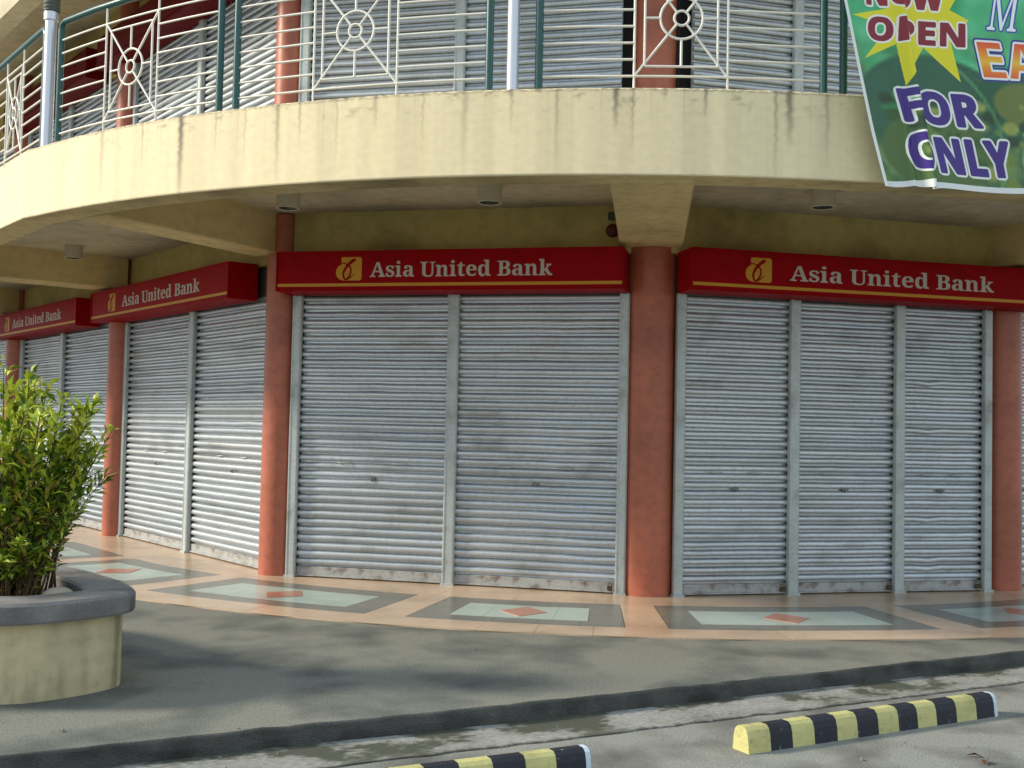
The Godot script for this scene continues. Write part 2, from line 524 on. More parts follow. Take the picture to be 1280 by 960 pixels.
func gutter_material() -> StandardMaterial3D:
	# pale concrete, moss and silt lying along the kerb foot; u runs along, v away from the kerb
	var W := 1024
	var H := 96
	var im := Image.create(W, H, false, Image.FORMAT_RGB8)
	var nz := FastNoiseLite.new(); nz.seed = 51; nz.frequency = 0.012; nz.fractal_octaves = 5
	var n2 := FastNoiseLite.new(); n2.seed = 52; n2.frequency = 0.09; n2.fractal_octaves = 4
	for x in W:
		var e := minf(x, W - 1 - x) / 60.0
		for y in H:
			var v := float(y) / H
			var q := nz.get_noise_2d(x, y * 0.9) * minf(1.0, e) + 0.25 * n2.get_noise_2d(x, y)
			var c := Color(0.50, 0.505, 0.475).lerp(Color(0.62, 0.62, 0.60), clampf(0.5 + q, 0.0, 1.0))
			c = c * (0.92 + 0.16 * n2.get_noise_2d(x * 1.7 + 300.0, y * 1.7))
			var moss := smoothstep(0.48, 0.08, v + q * 0.9) + 0.6 * smoothstep(0.05, 0.40, -q - 0.06 + 0.2 * (0.7 - v))
			c = c.lerp(Color(0.26, 0.27, 0.22), clampf(moss, 0.0, 0.92))
			c = c.lerp(Color(0.30, 0.28, 0.25), 0.6 * smoothstep(0.93, 1.0, v + 0.1 * n2.get_noise_1d(x)))
			im.set_pixel(x, y, c)
	var m := mat(Color.WHITE, 0.9)
	m.albedo_texture = ImageTexture.create_from_image(im)
	return m

# ---------------------------------------------------------------- tiled walk
func arc_piece(a0: float, a1: float, r0: float, r1: float, y := 0.0, gap := 0.003) -> Mb:
	var mb := Mb.new()
	var poly := PackedVector2Array()
	var da := rad_to_deg(gap / 7.5)
	var n := maxi(2, int((a1 - a0) / 2.0))
	for k in n + 1:
		poly.append(walk(lerpf(a0 + da, a1 - da, float(k) / n), r0 + gap))
	for k in n + 1:
		poly.append(walk(lerpf(a1 - da, a0 + da, float(k) / n), r1 - gap))
	mb.prism(poly, -0.02, y, false)
	return mb

func run_of_tiles(base: Node, called: String, mt: Material, a0: float, a1: float, r0: float, r1: float, n: int) -> void:
	for k in n:
		obj(called, arc_piece(lerpf(a0, a1, float(k) / n), lerpf(a0, a1, float(k + 1) / n), r0, r1, rng.randf_range(-0.0007, 0.0007), 0.0012), mt, base)

func walkway() -> void:
	var w := Mb.new()
	var poly := PackedVector2Array()
	for k in 31:
		poly.append(walk(-100.0 + k * 6.0, 8.278))
	for k in 31:
		poly.append(walk(80.0 - k * 6.0, 5.4))
	w.prism(poly, -0.006, -0.006)
	var base := struct("walkway", w, M.grout, "tiled walk of bordered panels along the shopfronts")
	var panels := [[-76.6, -66.0], [-63.9, -51.5], [-49.3, -35.8], [-33.4, -17.7], [-15.3, -3.4], [-1.1, 14.0], [16.4, 30.6], [33.0, 46.0], [48.4, 62.0]]
	var prev := -84.0
	for p in panels:
		var a: float = p[0]; var b: float = p[1]
		var mid := (prev + a) * 0.5
		var nx := b + 1.2
		# tan border tiles, outer and inner, and the bar between panels
		run_of_tiles(base, "border_tile", M.tile_tan, a - 1.2, nx, 7.93, 8.27, 5)
		run_of_tiles(base, "border_tile", M.tile_tan, a - 1.2, nx, 6.42, 6.85, 5)
		run_of_tiles(base, "border_tile", M.tile_tan, a - 1.2, nx, 6.0, 6.42, 2)
		for k in 3:
			obj("divider_tile", arc_piece(prev, a, 6.85 + 0.36 * k, 7.21 + 0.36 * k), M.tile_tan, base)
		# grey band
		var ins := 2.0
		run_of_tiles(base, "band_tile", M.tile_grey, a, b, 6.85, 7.1, 5)
		run_of_tiles(base, "band_tile", M.tile_grey, a, b, 7.71, 7.93, 5)
		for k in 2:
			obj("band_tile", arc_piece(a, a + ins, 7.1 + 0.305 * k, 7.405 + 0.305 * k), M.tile_grey, base)
			obj("band_tile", arc_piece(b - ins, b, 7.1 + 0.305 * k, 7.405 + 0.305 * k), M.tile_grey, base)
		# pale field with a coral diamond let in
		var m := (a + b) * 0.5
		run_of_tiles(base, "field_tile", M.tile_pale, a + ins, b - ins, 7.1, 7.405, 4)
		run_of_tiles(base, "field_tile", M.tile_pale, a + ins, b - ins, 7.405, 7.71, 4)
		var c := walk(m, 7.405)
		var rr := (walk(m, 7.6) - c).normalized()
		var tt := Vector2(-rr.y, rr.x)
		var dm := Mb.new()
		dm.prism(PackedVector2Array([c + rr * 0.23, c + tt * 0.185, c - rr * 0.23, c - tt * 0.185]), -0.01, 0.004, false)
		obj("diamond_tile", dm, M.tile_coral, base)
		prev = b

# ---------------------------------------------------------------- building
func slat_mesh(w: float, mt: Material) -> ArrayMesh:
	var mb := Mb.new()
	slat_into(mb, w, Transform3D())
	return mb.mesh(mt)

const SLAT_P := 0.0745
const SLAT_SEGS := 6

func slat_into(mb: Mb, w: float, t: Transform3D) -> void:
	# curved face of one interlocking slat, bottom to top
	var pr := [[0.0, -0.016], [0.018, -0.016], [0.0205, 0.009], [0.026, 0.0165], [0.036, 0.019], [0.051, 0.0185], [0.062, 0.0145], [0.0695, 0.006], [0.0742, -0.007]]
	var ns := []
	for i in pr.size():
		var a: Array = pr[maxi(i - 1, 0)]; var b: Array = pr[mini(i + 1, pr.size() - 1)]
		ns.append((t.basis * Vector3(0, -(b[1] - a[1]), b[0] - a[0])).normalized() if i != 2 else (t.basis * Vector3(0, -0.7, 0.7)).normalized())
	var bends := [Vector2.ZERO]
	for k in SLAT_SEGS - 1:
		bends.append(Vector2(rng.randfn() * 0.0011, rng.randfn() * 0.0016) * (3.0 if rng.randf() < 0.06 else 1.0))
	bends.append(Vector2.ZERO)
	for k in SLAT_SEGS:
		var x0 := w * k / SLAT_SEGS; var x1 := w * (k + 1) / SLAT_SEGS
		var p: Vector2 = bends[k]; var q: Vector2 = bends[k + 1]
		for i in pr.size() - 1:
			var na: Vector3 = ns[i]
			var nb: Vector3 = ns[i + 1]
			if i < 2:
				na = (t.basis * (Vector3(0, 0, 1) if i == 0 else Vector3(0, -1, 0.1))).normalized()
				nb = na
			mb.squad(t * Vector3(x0, pr[i][0] + p.x, pr[i][1] + p.y), t * Vector3(x1, pr[i][0] + q.x, pr[i][1] + q.y), t * Vector3(x1, pr[i + 1][0] + q.x, pr[i + 1][1] + q.y), t * Vector3(x0, pr[i + 1][0] + p.x, pr[i + 1][1] + p.y), na, na, nb, nb)

# one roller door in a bay: curtain backing with a bottom rail, and its slats
func roller_door(parent: Node, i: int, x0: float, x1: float, y0: float, y1: float, single: bool, first_single := 0, last_single := 999) -> void:
	var w := x1 - x0
	var mb := Mb.new()
	mb.box(moved(w * 0.5, (y1 - y0) * 0.5, -0.034), Vector3(w, y1 - y0, 0.012))
	var br := Mb.new()
	br.box(moved(w * 0.5, 0.052, 0.0), Vector3(w - 0.004, 0.088, 0.024), 0.004)
	br.box(moved(w * 0.5, 0.014, 0.010), Vector3(w - 0.004, 0.016, 0.035), 0.003)
	var o := obj("roller_shutter", mb, M.guide, parent, bay_frame(i, -0.055, y0).translated_local(Vector3(x0, 0, 0)))
	obj("bottom_rail", br, M.rail, o)
	var meshes := []
	if single:
		for k in 8:
			meshes.append(slat_mesh(w - 0.006, M.slat[k % 4]))
	var rest := Mb.new()
	var y := 0.098
	var k2 := 0
	while y + SLAT_P < y1 - y0 + 0.01:
		var t := Transform3D(Basis(Vector3(0, 0, 1), rng.randf_range(-0.0012, 0.0012)) * Basis(Vector3(1, 0, 0), rng.randf_range(-0.05, 0.05)), Vector3(0.003, y, rng.randf_range(-0.0015, 0.0015)))
		if single and k2 >= first_single and k2 <= last_single:
			put("slat", meshes[rng.randi() % 8], o, t)
		else:
			slat_into(rest, w - 0.006, t)
		y += SLAT_P
		k2 += 1
	if rest.v.size() > 0:
		var r := obj("slats", rest, M.slat[rng.randi() % 4], o)
		r.set_meta("kind", "stuff")
	if y0 < 1.0:
		# lock plate and two pull grips
		var lk := Mb.new()
		lk.box(moved(w * 0.5, 0.93, 0.018), Vector3(0.06, 0.026, 0.010), 0.003)
		lk.lathe(Vector3(w * 0.5, 0.925, 0.026), [[0.0, -0.012], [0.012, -0.01], [0.012, 0.01], [0.0, 0.012]], 10)
		obj("lock_plate", lk, M.lock, o)
		for sx in [-0.28, 0.28]:
			var h := Mb.new()
			var c := Vector3(w * 0.5 + sx * minf(1.0, w / 1.5), 1.075, 0.016)
			h.tube([c + Vector3(-0.06, 0, 0), c + Vector3(-0.045, -0.004, 0.02), c + Vector3(0.045, -0.004, 0.02), c + Vector3(0.06, 0, 0)], 0.006, 6)
			obj("pull_handle", h, M.guide, o)
		if rng.randf() < 0.35:
			return
		var pd := Mb.new()
		var px := w - 0.05
		pd.box(moved(px, 0.045, 0.035), Vector3(0.045, 0.04, 0.02), 0.005)
		pd.tube([Vector3(px - 0.014, 0.06, 0.035), Vector3(px - 0.014, 0.085, 0.035), Vector3(px, 0.095, 0.035), Vector3(px + 0.014, 0.085, 0.035), Vector3(px + 0.014, 0.06, 0.035)], 0.004, 6)
		obj("padlock", pd, M.brass, o)

func guide(parent: Node, i: int, x: float, y0: float, y1: float, w := 0.1) -> void:
	var mb := Mb.new()
	var h := y1 - y0
	# a folded channel: two lips with a slightly set back web
	mb.box(moved(0, h * 0.5, 0.012), Vector3(w, h, 0.06), 0.012)
	mb.box(moved(-w * 0.5 + 0.012, h * 0.5, 0.030), Vector3(0.02, h - 0.006, 0.034), 0.005)
	mb.box(moved(0, 0.012, 0.02), Vector3(w * 1.15, 0.024, 0.075), 0.003)
	obj("shutter_guide", mb, M.guide, parent, bay_frame(i, -0.03, y0).translated_local(Vector3(x, 0, 0)))

func fascia_material() -> StandardMaterial3D:
	# cream paint with rain streaks running down from the railing feet; u = metres / 14.2, v = 0 at the top edge
	var W := 2048
	var H := 128
	var img := Image.create(W, H, false, Image.FORMAT_RGB8)
	var nz := FastNoiseLite.new(); nz.seed = 21; nz.frequency = 0.02; nz.fractal_octaves = 4
	var n2 := FastNoiseLite.new(); n2.seed = 22; n2.frequency = 0.2; n2.fractal_octaves = 3
	var n3 := FastNoiseLite.new(); n3.seed = 23; n3.frequency = 0.035; n3.fractal_octaves = 4
	var start := 0.05
	var ppm := W / 14.2
	# [angle on the balcony circle, width m, strength, reach 0..1]
	var streaks := [[-26.9, 0.03, 0.75, 1.0], [-24.5, 0.012, 0.25, 0.5], [-20.6, 0.02, 0.35, 0.9], [-19.3, 0.012, 0.3, 0.5], [-33.2, 0.03, 0.25, 0.9], [-15.1, 0.02, 0.28, 0.4], [-10.5, 0.03, 0.25, 1.0], [-8.2, 0.015, 0.25, 0.5], [-3.2, 0.022, 0.6, 0.45], [-2.4, 0.01, 0.3, 0.7], [1.05, 0.012, 0.4, 0.3], [5.07, 0.03, 0.62, 0.6], [4.4, 0.015, 0.3, 1.0], [6.9, 0.02, 0.25, 0.8], [-29.8, 0.012, 0.25, 0.6], [-6.0, 0.014, 0.2, 0.9], [-12.6, 0.01, 0.18, 0.7], [-17.2, 0.01, 0.2, 0.9], [-22.6, 0.012, 0.22, 0.7]]
	for x in W:
		var s := x / ppm
		var wash := clampf(nz.get_noise_1d(x * 1.1) * 0.5 + 0.1, 0.0, 0.3)
		var thin := clampf(n2.get_noise_1d(x * 1.0) - 0.2, 0.0, 1.0) * 0.22
		var reach_w := 0.4 + 0.6 * clampf(nz.get_noise_1d(x * 3.0 + 900.0) + 0.5, 0.0, 1.0)
		for y in H:
			var v := float(y) / H
			var dark := wash * 0.25 + thin * clampf(1.0 - v / reach_w, 0.0, 1.0)
			for t in streaks:
				var at := start + deg_to_rad(t[0] + 41.2) * BR
				var dx: float = absf(s - at - (n3.get_noise_2d(x * 0.3, y * 2.0) * 0.012)) / (t[1] * 0.8)
				if dx < 2.5:
					dark += t[2] * exp(-dx * dx) * clampf(1.15 - v / t[3], 0.0, 1.0)
			var edge := clampf(1.0 - v / 0.05, 0.0, 1.0) * (0.28 + 0.5 * n2.get_noise_2d(x * 0.7, y * 1.0))
			edge += clampf((v - 0.975) / 0.025, 0.0, 1.0) * 0.22
			edge += clampf(n3.get_noise_2d(x * 1.0, y * 1.0) - 0.28, 0.0, 1.0) * clampf(1.0 - v / 0.35, 0.0, 1.0) * 0.8
			dark = clampf(dark * 0.8 + maxf(edge, 0.0), 0.0, 0.86)
			var b := 1.0 + n3.get_noise_2d(x * 2.0, y * 2.0) * 0.03
			img.set_pixel(x, y, Color(0.915 * b, 0.855 * b, 0.695 * b).lerp(Color(0.17, 0.15, 0.12), dark))
	var m := mat(Color.WHITE, 0.72)
	m.albedo_texture = ImageTexture.create_from_image(img)
	return m

func building() -> void:
	var b := thing("commercial_building", "cream two storey corner building with rounded balcony, red columns and grey roller shutters", "building")
	var bl := balcony_line()
	# balcony parapet band
	var f := Mb.new()
	sweep(f, bl, [[-0.03, LIP + 0.006], [0.0, LIP + 0.004], [0.004, LIP + 0.014], [0.0, PARAPET - 0.012], [-0.014, PARAPET], [-0.05, PARAPET]], 14.2, -13.88, false)
	obj("balcony_parapet", f, fascia_material(), b)
	var fi := Mb.new()
	sweep(fi, bl, [[-0.05, PARAPET - 0.002], [-0.24, PARAPET - 0.002], [-0.25, PARAPET - 0.012], [-0.25, LIP], [-0.008, LIP], [-0.008, LIP + 0.02], [-0.05, LIP + 0.05]], 14.2)
	obj("parapet_underside", fi, M.cream, b)
	# slab under the balcony, seen from below
	var poly := offset_line(bl, -0.20)
	poly.append(Vector2(10, -30)); poly.append(Vector2(-18, -30))
	var s := Mb.new()
	s.prism(poly, SOFFIT, FLOOR2)
	obj("balcony_slab", s, M.soffit, b)
	# radial beams from the columns to the parapet
	var ends := [[Vector2(-7.781, -17.544), Vector2(-9.63, -16.05), 0.42], [Vector2(-4.9, -13.95), Vector2(-6.68, -12.52), 0.42], [Vector2(-2.37, -10.74), Vector2(-3.38, -8.92), 0.36], [Vector2(1.2, -9.80), Vector2(0.88, -7.2), 0.55], [Vector2(4.7, -10.75), Vector2(6.05, -8.4), 0.5], [Vector2(7.0, -12.95), Vector2(9.0, -11.9), 0.5]]
	for e in ends:
		var p: Vector2 = e[0]; var q: Vector2 = e[1]
		var d := (q - p).normalized()
		var n2 := Vector2(-d.y, d.x)
		var mb := Mb.new()
		var t := Transform3D(Basis(Vector3(d.x, 0, d.y), Vector3.UP, Vector3(n2.x, 0, n2.y)), v3((p + q) * 0.5, 3.24))
		mb.box(t, Vector3(p.distance_to(q), 0.40, e[2]), 0.012)
		obj("balcony_beam", mb, M.beam, b)
	# columns, ground floor and upper floor
	var cols := [[Vector2(-7.75, -17.5), 0.165, 0.165], [Vector2(-4.9, -13.95), 0.14, 0.14], [Vector2(-2.205, -10.70), 0.165, 0.145], [Vector2(1.222, -9.925), 0.225, 0.185], [Vector2(4.70, -10.76), 0.19, 0.17], [Vector2(7.0, -12.98), 0.19, 0.17]]
	for c in cols:
		var p: Vector2 = c[0]
		var mb := Mb.new()
		mb.lathe(v3(p, -0.01), [[c[1], 0.0], [c[1], 1.2], [c[1], 3.42]], 36)
		obj("column", mb, M.column, b)
		var m2 := Mb.new()
		m2.lathe(v3(p, FLOOR2), [[c[2], 0.0], [c[2], 3.32]], 28)
		obj("upper_column", m2, M.column, b)
	# walls bay by bay
	for i in V.size() - 1:
		var w: float = V[i].distance_to(V[i + 1])
		var fr := bay_frame(i)
		var mb := Mb.new()
		mb.box(fr * moved(w * 0.5, 3.4, -0.32), Vector3(w + 0.12, 6.8, 0.16))
		obj("gap_shade_wall", mb, M.dark, b)  # filler behind the shutters, coloured dark to stand in for shade in the gaps
		var lo := Mb.new()
		lo.box(fr * moved(w * 0.5, (2.99 + 3.47) * 0.5, -0.13), Vector3(w - 0.06, 3.47 - 2.99, 0.2), 0.004)
		obj("wall", lo, M.wall, b)
		var hd := Mb.new()
		hd.box(fr * moved(w * 0.5, 2.815, -0.18), Vector3(w - 0.10, 0.345, 0.16), 0.01)
		obj("shutter_hood", hd, M.galv_dark, b)
		var up := Mb.new()
		up.box(fr * moved(w * 0.5, (5.93 + ROOF + 0.02) * 0.5, -0.13), Vector3(w - 0.06, ROOF + 0.02 - 5.93, 0.2), 0.004)
		obj("wall", up, M.wall, b)
	# roller shutters: guides at these shares of each bay
	var doors := [[0, [0.5, 0.955]], [1, [0.06, 0.5, 0.955]], [2, [0.058, 0.505, 0.968]], [3, [0.028, 0.458, 0.897]], [4, [0.043, 0.366, 0.68, 0.955]], [5, [0.06, 0.37, 0.67, 0.94]]]
	for d in doors:
		var i: int = d[0]
		var w: float = V[i].distance_to(V[i + 1])
		var g: Array = d[1]
		for k in g.size():
			guide(b, i, g[k] * w, -0.004, 2.64, 0.105 if k > 0 and k < g.size() - 1 else 0.09)
			if not (i == 3 and k == g.size() - 1) and not (i == 4 and k == 0):
				guide(b, i, g[k] * w, FLOOR2, 5.94, 0.1)
			if k > 0:
				var x0: float = g[k - 1] * w + 0.042
				var x1: float = g[k] * w - 0.042
				roller_door(b, i, x0, x1, 0.004, 2.68, i in [2, 3, 4])
				roller_door(b, i, x0 + (0.045 if i == 4 and k == 1 else 0.0), x1 - (0.03 if i == 3 and k == g.size() - 1 else 0.0), FLOOR2 + 0.004, 5.98, i == 3 or (i == 4 and k < 3), 0, 11)
	# roof slab over the upper walk with an edge beam
	var wall_line := PackedVector2Array()
	for p in V:
		wall_line.append(p)
	var ro := offset_line(wall_line, 1.45)
	var rp := PackedVector2Array(ro)
	rp.append(Vector2(6, -30)); rp.append(Vector2(-16, -30))
	var rs := Mb.new()
	rs.prism(rp, ROOF, ROOF + 0.14)
	obj("roof_slab", rs, M.soffit, b)
	var rb := Mb.new()
	sweep(rb, ro, [[0.0, ROOF - 0.55], [0.0, ROOF + 0.3], [-0.22, ROOF + 0.3], [-0.22, ROOF - 0.55]])
	obj("roof_edge_beam", rb, M.soffit, b)

# ---------------------------------------------------------------- bank signs
func stroke(pts: Array, w: Array) -> PackedVector2Array:
	var l := PackedVector2Array(); var r := PackedVector2Array()
	for i in pts.size():
		var a: Vector2 = pts[maxi(i - 1, 0)]; var b: Vector2 = pts[mini(i + 1, pts.size() - 1)]
		var d := (b - a).normalized()
		var n2: Vector2 = Vector2(-d.y, d.x) * w[i] * 0.5
		l.append(pts[i] + n2); r.append(pts[i] - n2)
	r.reverse()
	l.append_array(r)
	return l

func smooth(pts: Array, k := 5) -> Array:
	var out := []
	for i in pts.size() - 1:
		var p0: Vector2 = pts[maxi(i - 1, 0)]; var p3: Vector2 = pts[mini(i + 2, pts.size() - 1)]
		for j in k:
			out.append((pts[i] as Vector2).cubic_interpolate(pts[i + 1], p0, p3, float(j) / k))
	out.append(pts[pts.size() - 1])
	return out

func logo_into(parent: Node, x: float, y: float, h: float) -> void:
	# drawn on a 420 x 365 grid, y down
	var k := h / 365.0
	var body := PackedVector2Array()
	for c in [[490, 165, 0.0, -90.0], [490, 450, 90.0, 0.0], [240, 450, 180.0, 90.0], [205, 140, 270.0, 180.0]]:
		var r := 40.0 if c[1] != 140 else 15.0
		for j in 6:
			var a := deg_to_rad(lerpf(c[3], c[2], j / 5.0))
			body.append(Vector2(c[0] + cos(a) * r, c[1] + sin(a) * r))
	body = Geometry2D.convex_hull(body)
	var bulge := PackedVector2Array()
	for j in 24:
		bulge.append(Vector2(232 + cos(TAU * j / 24) * 128, 362 + sin(TAU * j / 24) * 126))
	var whole := PackedVector2Array()
	for p in Geometry2D.merge_polygons(body, bulge):
		if p.size() > whole.size():
			whole = p
	var map := func(p: PackedVector2Array) -> PackedVector2Array:
		var o := PackedVector2Array()
		for q in p:
			o.append(Vector2((q.x - 104) * k, (490 - q.y) * k))
		return o
	var mb := Mb.new()
	mb.plate(map.call(whole), 0.0, 0.003)
	var o := obj("logo", mb, M.sign_yellow, parent, moved(x, y, 0.0))
	var rb := Mb.new()
	var tail := smooth([Vector2(120, 236), Vector2(170, 214), Vector2(230, 218), Vector2(305, 244)])
	rb.plate(map.call(stroke(tail, range(tail.size()).map(func(i): return lerpf(10, 22, float(i) / tail.size())))), 0.003, 0.0045)
	var head := smooth([Vector2(424, 160), Vector2(370, 190), Vector2(310, 240), Vector2(262, 300), Vector2(228, 375), Vector2(238, 445), Vector2(276, 474), Vector2(340, 445), Vector2(408, 385)])
	var hw := range(head.size()).map(func(i): return [46.0, 50.0, 48.0, 40.0, 34.0, 30.0, 26.0, 18.0, 8.0][clampi(int(round(i * 8.0 / (head.size() - 1))), 0, 8)])
	rb.plate(map.call(stroke(head, hw)), 0.003, 0.005)
	var loop := smooth([Vector2(300, 250), Vector2(342, 292), Vector2(350, 350), Vector2(328, 415), Vector2(290, 460)])
	rb.plate(map.call(stroke(loop, range(loop.size()).map(func(i): return 24.0))), 0.003, 0.0055)
	obj("logo_ribbon", rb, M.sign_red, o)

func lettering(parent: Node, words: String, x0: float, x1: float, base: float, cap: float, z: float) -> void:
	var tm := TextMesh.new()
	var ft := SystemFont.new()
	ft.font_names = PackedStringArray(["Droid Serif"])
	ft.font_weight = 700
	tm.font = ft
	tm.text = words
	tm.font_size = 64
	tm.pixel_size = 0.01
	tm.depth = 0.02
	tm.curve_step = 2.0
	tm.horizontal_alignment = HORIZONTAL_ALIGNMENT_LEFT
	tm.vertical_alignment = VERTICAL_ALIGNMENT_BOTTOM
	tm.material = M.sign_white
	var bb := tm.get_aabb()
	var sx := (x1 - x0) / bb.size.x
	var sy := cap / bb.size.y
	var t := Transform3D(Basis.from_scale(Vector3(sx, sy, 0.2)), Vector3(x0 - bb.position.x * sx, base - bb.position.y * sy, z + 0.0018))
	put("lettering", tm, parent, t)

func bank_sign(label: String, i: int, a: Vector2, b: Vector2, y0: float, y1: float, lx: float, t0: float, t1: float) -> void:
	var d := (b - a).normalized()
	var n2 := Vector2(-d.y, d.x)
	var t := Transform3D(Basis(Vector3(d.x, 0, d.y), Vector3.UP, Vector3(n2.x, 0, n2.y)), v3(a, y0))
	var o := thing("bank_sign", label, "sign", t, "bank sign boxes over the shutters")
	var w := a.distance_to(b)
	var h := y1 - y0
	var c := Mb.new()
	c.box(moved(w * 0.5, h * 0.5, -0.165), Vector3(w, h, 0.31), 0.008)
	obj("sign_box", c, M.sign_red, o)
	var fm := Mb.new()   # folded rim round the face
	for e in [[w * 0.5, 0.006, w, 0.012], [w * 0.5, h - 0.006, w, 0.012]]:
		fm.box(moved(e[0], e[1], -0.004), Vector3(e[2], e[3], 0.016), 0.003)
	for e in [0.006, w - 0.006]:
		fm.box(moved(e, h * 0.5, -0.0045), Vector3(0.012, h - 0.024, 0.016), 0.003)
	obj("sign_rim", fm, M.sign_red, o)
	var st := Mb.new()
	st.box(moved(w * 0.5, 0.056, -0.009), Vector3(w - 0.03, 0.027, 0.004))
	obj("sign_stripe", st, M.sign_yellow, o)
	logo_into(o, lx, 0.095, 0.212)
	for ch in o.get_children():
		if ch.name.begins_with("logo"):
			ch.position.z = -0.0115
	lettering(o, "Asia United Bank", t0, t1, 0.122, 0.145, -0.0115)

func signs() -> void:
	bank_sign("red bank sign box in the middle, over the two shutters left of the thick column", 3, Vector2(-2.19, -10.24), Vector2(0.933, -9.502), 2.635, 3.0, 0.585, 0.913, 2.585)
	bank_sign("red bank sign box right of the thick column, over three narrow shutters", 4, Vector2(1.505, -9.45), Vector2(4.95, -10.327), 2.635, 3.0, 0.50, 0.921, 2.974)
	bank_sign("red bank sign box over the sunlit shutters between the two slim columns on the left", 2, Vector2(-5.30, -13.99), Vector2(-2.79, -10.875), 2.635, 3.0, 0.60, 1.074, 3.30)
	bank_sign("farthest red bank sign box, cut by the left edge behind the shrub", 1, Vector2(-8.05, -17.39), Vector2(-5.65, -14.42), 2.635, 3.0, 0.46, 0.87, 3.18)
	# blank red boxes on the upper floor
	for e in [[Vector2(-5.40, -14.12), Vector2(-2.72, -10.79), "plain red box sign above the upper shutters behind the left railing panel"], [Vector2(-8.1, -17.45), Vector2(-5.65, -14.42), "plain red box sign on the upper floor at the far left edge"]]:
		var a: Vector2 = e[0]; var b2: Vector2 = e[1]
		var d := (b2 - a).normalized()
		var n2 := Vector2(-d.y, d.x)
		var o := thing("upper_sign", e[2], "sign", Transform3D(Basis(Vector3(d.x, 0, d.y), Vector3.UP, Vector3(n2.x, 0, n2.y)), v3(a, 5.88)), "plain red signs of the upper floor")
		var w := a.distance_to(b2)
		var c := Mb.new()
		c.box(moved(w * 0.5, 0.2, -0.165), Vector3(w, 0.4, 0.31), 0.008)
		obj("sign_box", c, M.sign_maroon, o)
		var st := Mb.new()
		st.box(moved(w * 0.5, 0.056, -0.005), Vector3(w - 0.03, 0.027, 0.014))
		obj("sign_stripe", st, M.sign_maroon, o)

# ---------------------------------------------------------------- balcony railing
func railing_panel(label: String, at: Callable, length: float, o0: float, o1: float) -> void:
	var mid: Vector3 = at.call(length * 0.5, PARAPET)
	var o := thing("railing_panel", label, "railing", Transform3D(Basis(), mid), "railing panels along the balcony")
	var p := func(s: float, y: float) -> Vector3: return (at.call(s, y) as Vector3) - mid
	var ytop := 4.64
	var run := func(s0: float, s1: float, y: float) -> Array:
		var r := []
		for k in 5:
			r.append(p.call(lerpf(s0, s1, k / 4.0), y))
		return r
	# posts joined to the top rail by bends
	for e in [[0.0, 1.0], [length, -1.0]]:
		var mb := Mb.new()
		var s: float = e[0]; var g: float = e[1]
		mb.tube([p.call(s, PARAPET - 0.02), p.call(s, 4.0), p.call(s, ytop - 0.06), p.call(s + g * 0.018, ytop - 0.018), p.call(s + g * 0.06, ytop)], 0.0265, 12)
		obj("post", mb, M.green_paint, o)
	var tr_ := Mb.new()
	tr_.tube(run.call(0.06, length - 0.06, ytop), 0.0265, 12)
	obj("top_rail", tr_, M.green_paint, o)
	var ys := []
	for k in 8:
		ys.append(3.726 + 0.1095 * k)
	for k in 8:
		for sg in [[0.02, o0], [o1, length - 0.02]]:
			var mb := Mb.new()
			mb.tube(run.call(sg[0], sg[1], ys[k]), 0.0085, 6)
			obj("rail_bar", mb, M.white_paint, o)
	# ornamental square
	for s in [o0, o1]:
		var mb := Mb.new()
		mb.tube([p.call(s, PARAPET - 0.01), p.call(s, ytop - 0.02)], 0.0085, 6)
		obj("upright", mb, M.white_paint, o)
	for k in [0, 7]:
		var mb := Mb.new()
		mb.tube(run.call(o0, o1, ys[k]), 0.0085, 6)
		obj("rail_bar", mb, M.white_paint, o)
	var cs := (o0 + o1) * 0.5
	var cy: float = (ys[0] + ys[7]) * 0.5
	var ins := 0.066
	var x0 := o0 + ins; var x1 := o1 - ins
	var y0: float = ys[0] + ins; var y1: float = ys[7] - ins
	var fr := Mb.new()
	fr.tube([p.call(x0, y0), p.call(x1, y0)], 0.0085, 6)
	fr.tube([p.call(x0, y1), p.call(x1, y1)], 0.0085, 6)
	fr.tube([p.call(x0, y0), p.call(x0, y1)], 0.0085, 6)
	fr.tube([p.call(x1, y0), p.call(x1, y1)], 0.0085, 6)
	obj("inner_frame", fr, M.white_paint, o)
	for r in [0.138, 0.048]:
		var mb := Mb.new()
		var ring := []
		for k in 28:
			ring.append(p.call(cs + cos(TAU * k / 28) * r, cy + sin(TAU * k / 28) * r))
		mb.tube(ring, 0.0088, 6, true)
		obj("ring", mb, M.white_paint, o)
	for sx in [-1.0, 1.0]:
		for sy in [-1.0, 1.0]:
			var mb := Mb.new()
			var c := Vector2(cs, cy)
			var far := Vector2(o0 if sx < 0 else o1, ys[0] if sy < 0 else ys[7])
			var d := (far - c).normalized()
			mb.tube([p.call(c.x + d.x * 0.048, c.y + d.y * 0.048), p.call(far.x, far.y)], 0.0085, 6)
			obj("spoke", mb, M.white_paint, o)
	for e in [[-1.0, 0.0], [1.0, 0.0], [0.0, -1.0], [0.0, 1.0]]:
		var mb := Mb.new()
		var ex: float = cs + e[0] * 0.138; var ey: float = cy + e[1] * 0.138
		var fx: float = ex if e[0] == 0.0 else (x0 if e[0] < 0.0 else x1)
		var fy: float = ey if e[1] == 0.0 else (y0 if e[1] < 0.0 else y1)
		mb.tube([p.call(ex, ey), p.call(fx, fy)], 0.0085, 6)
		obj("spoke", mb, M.white_paint, o)

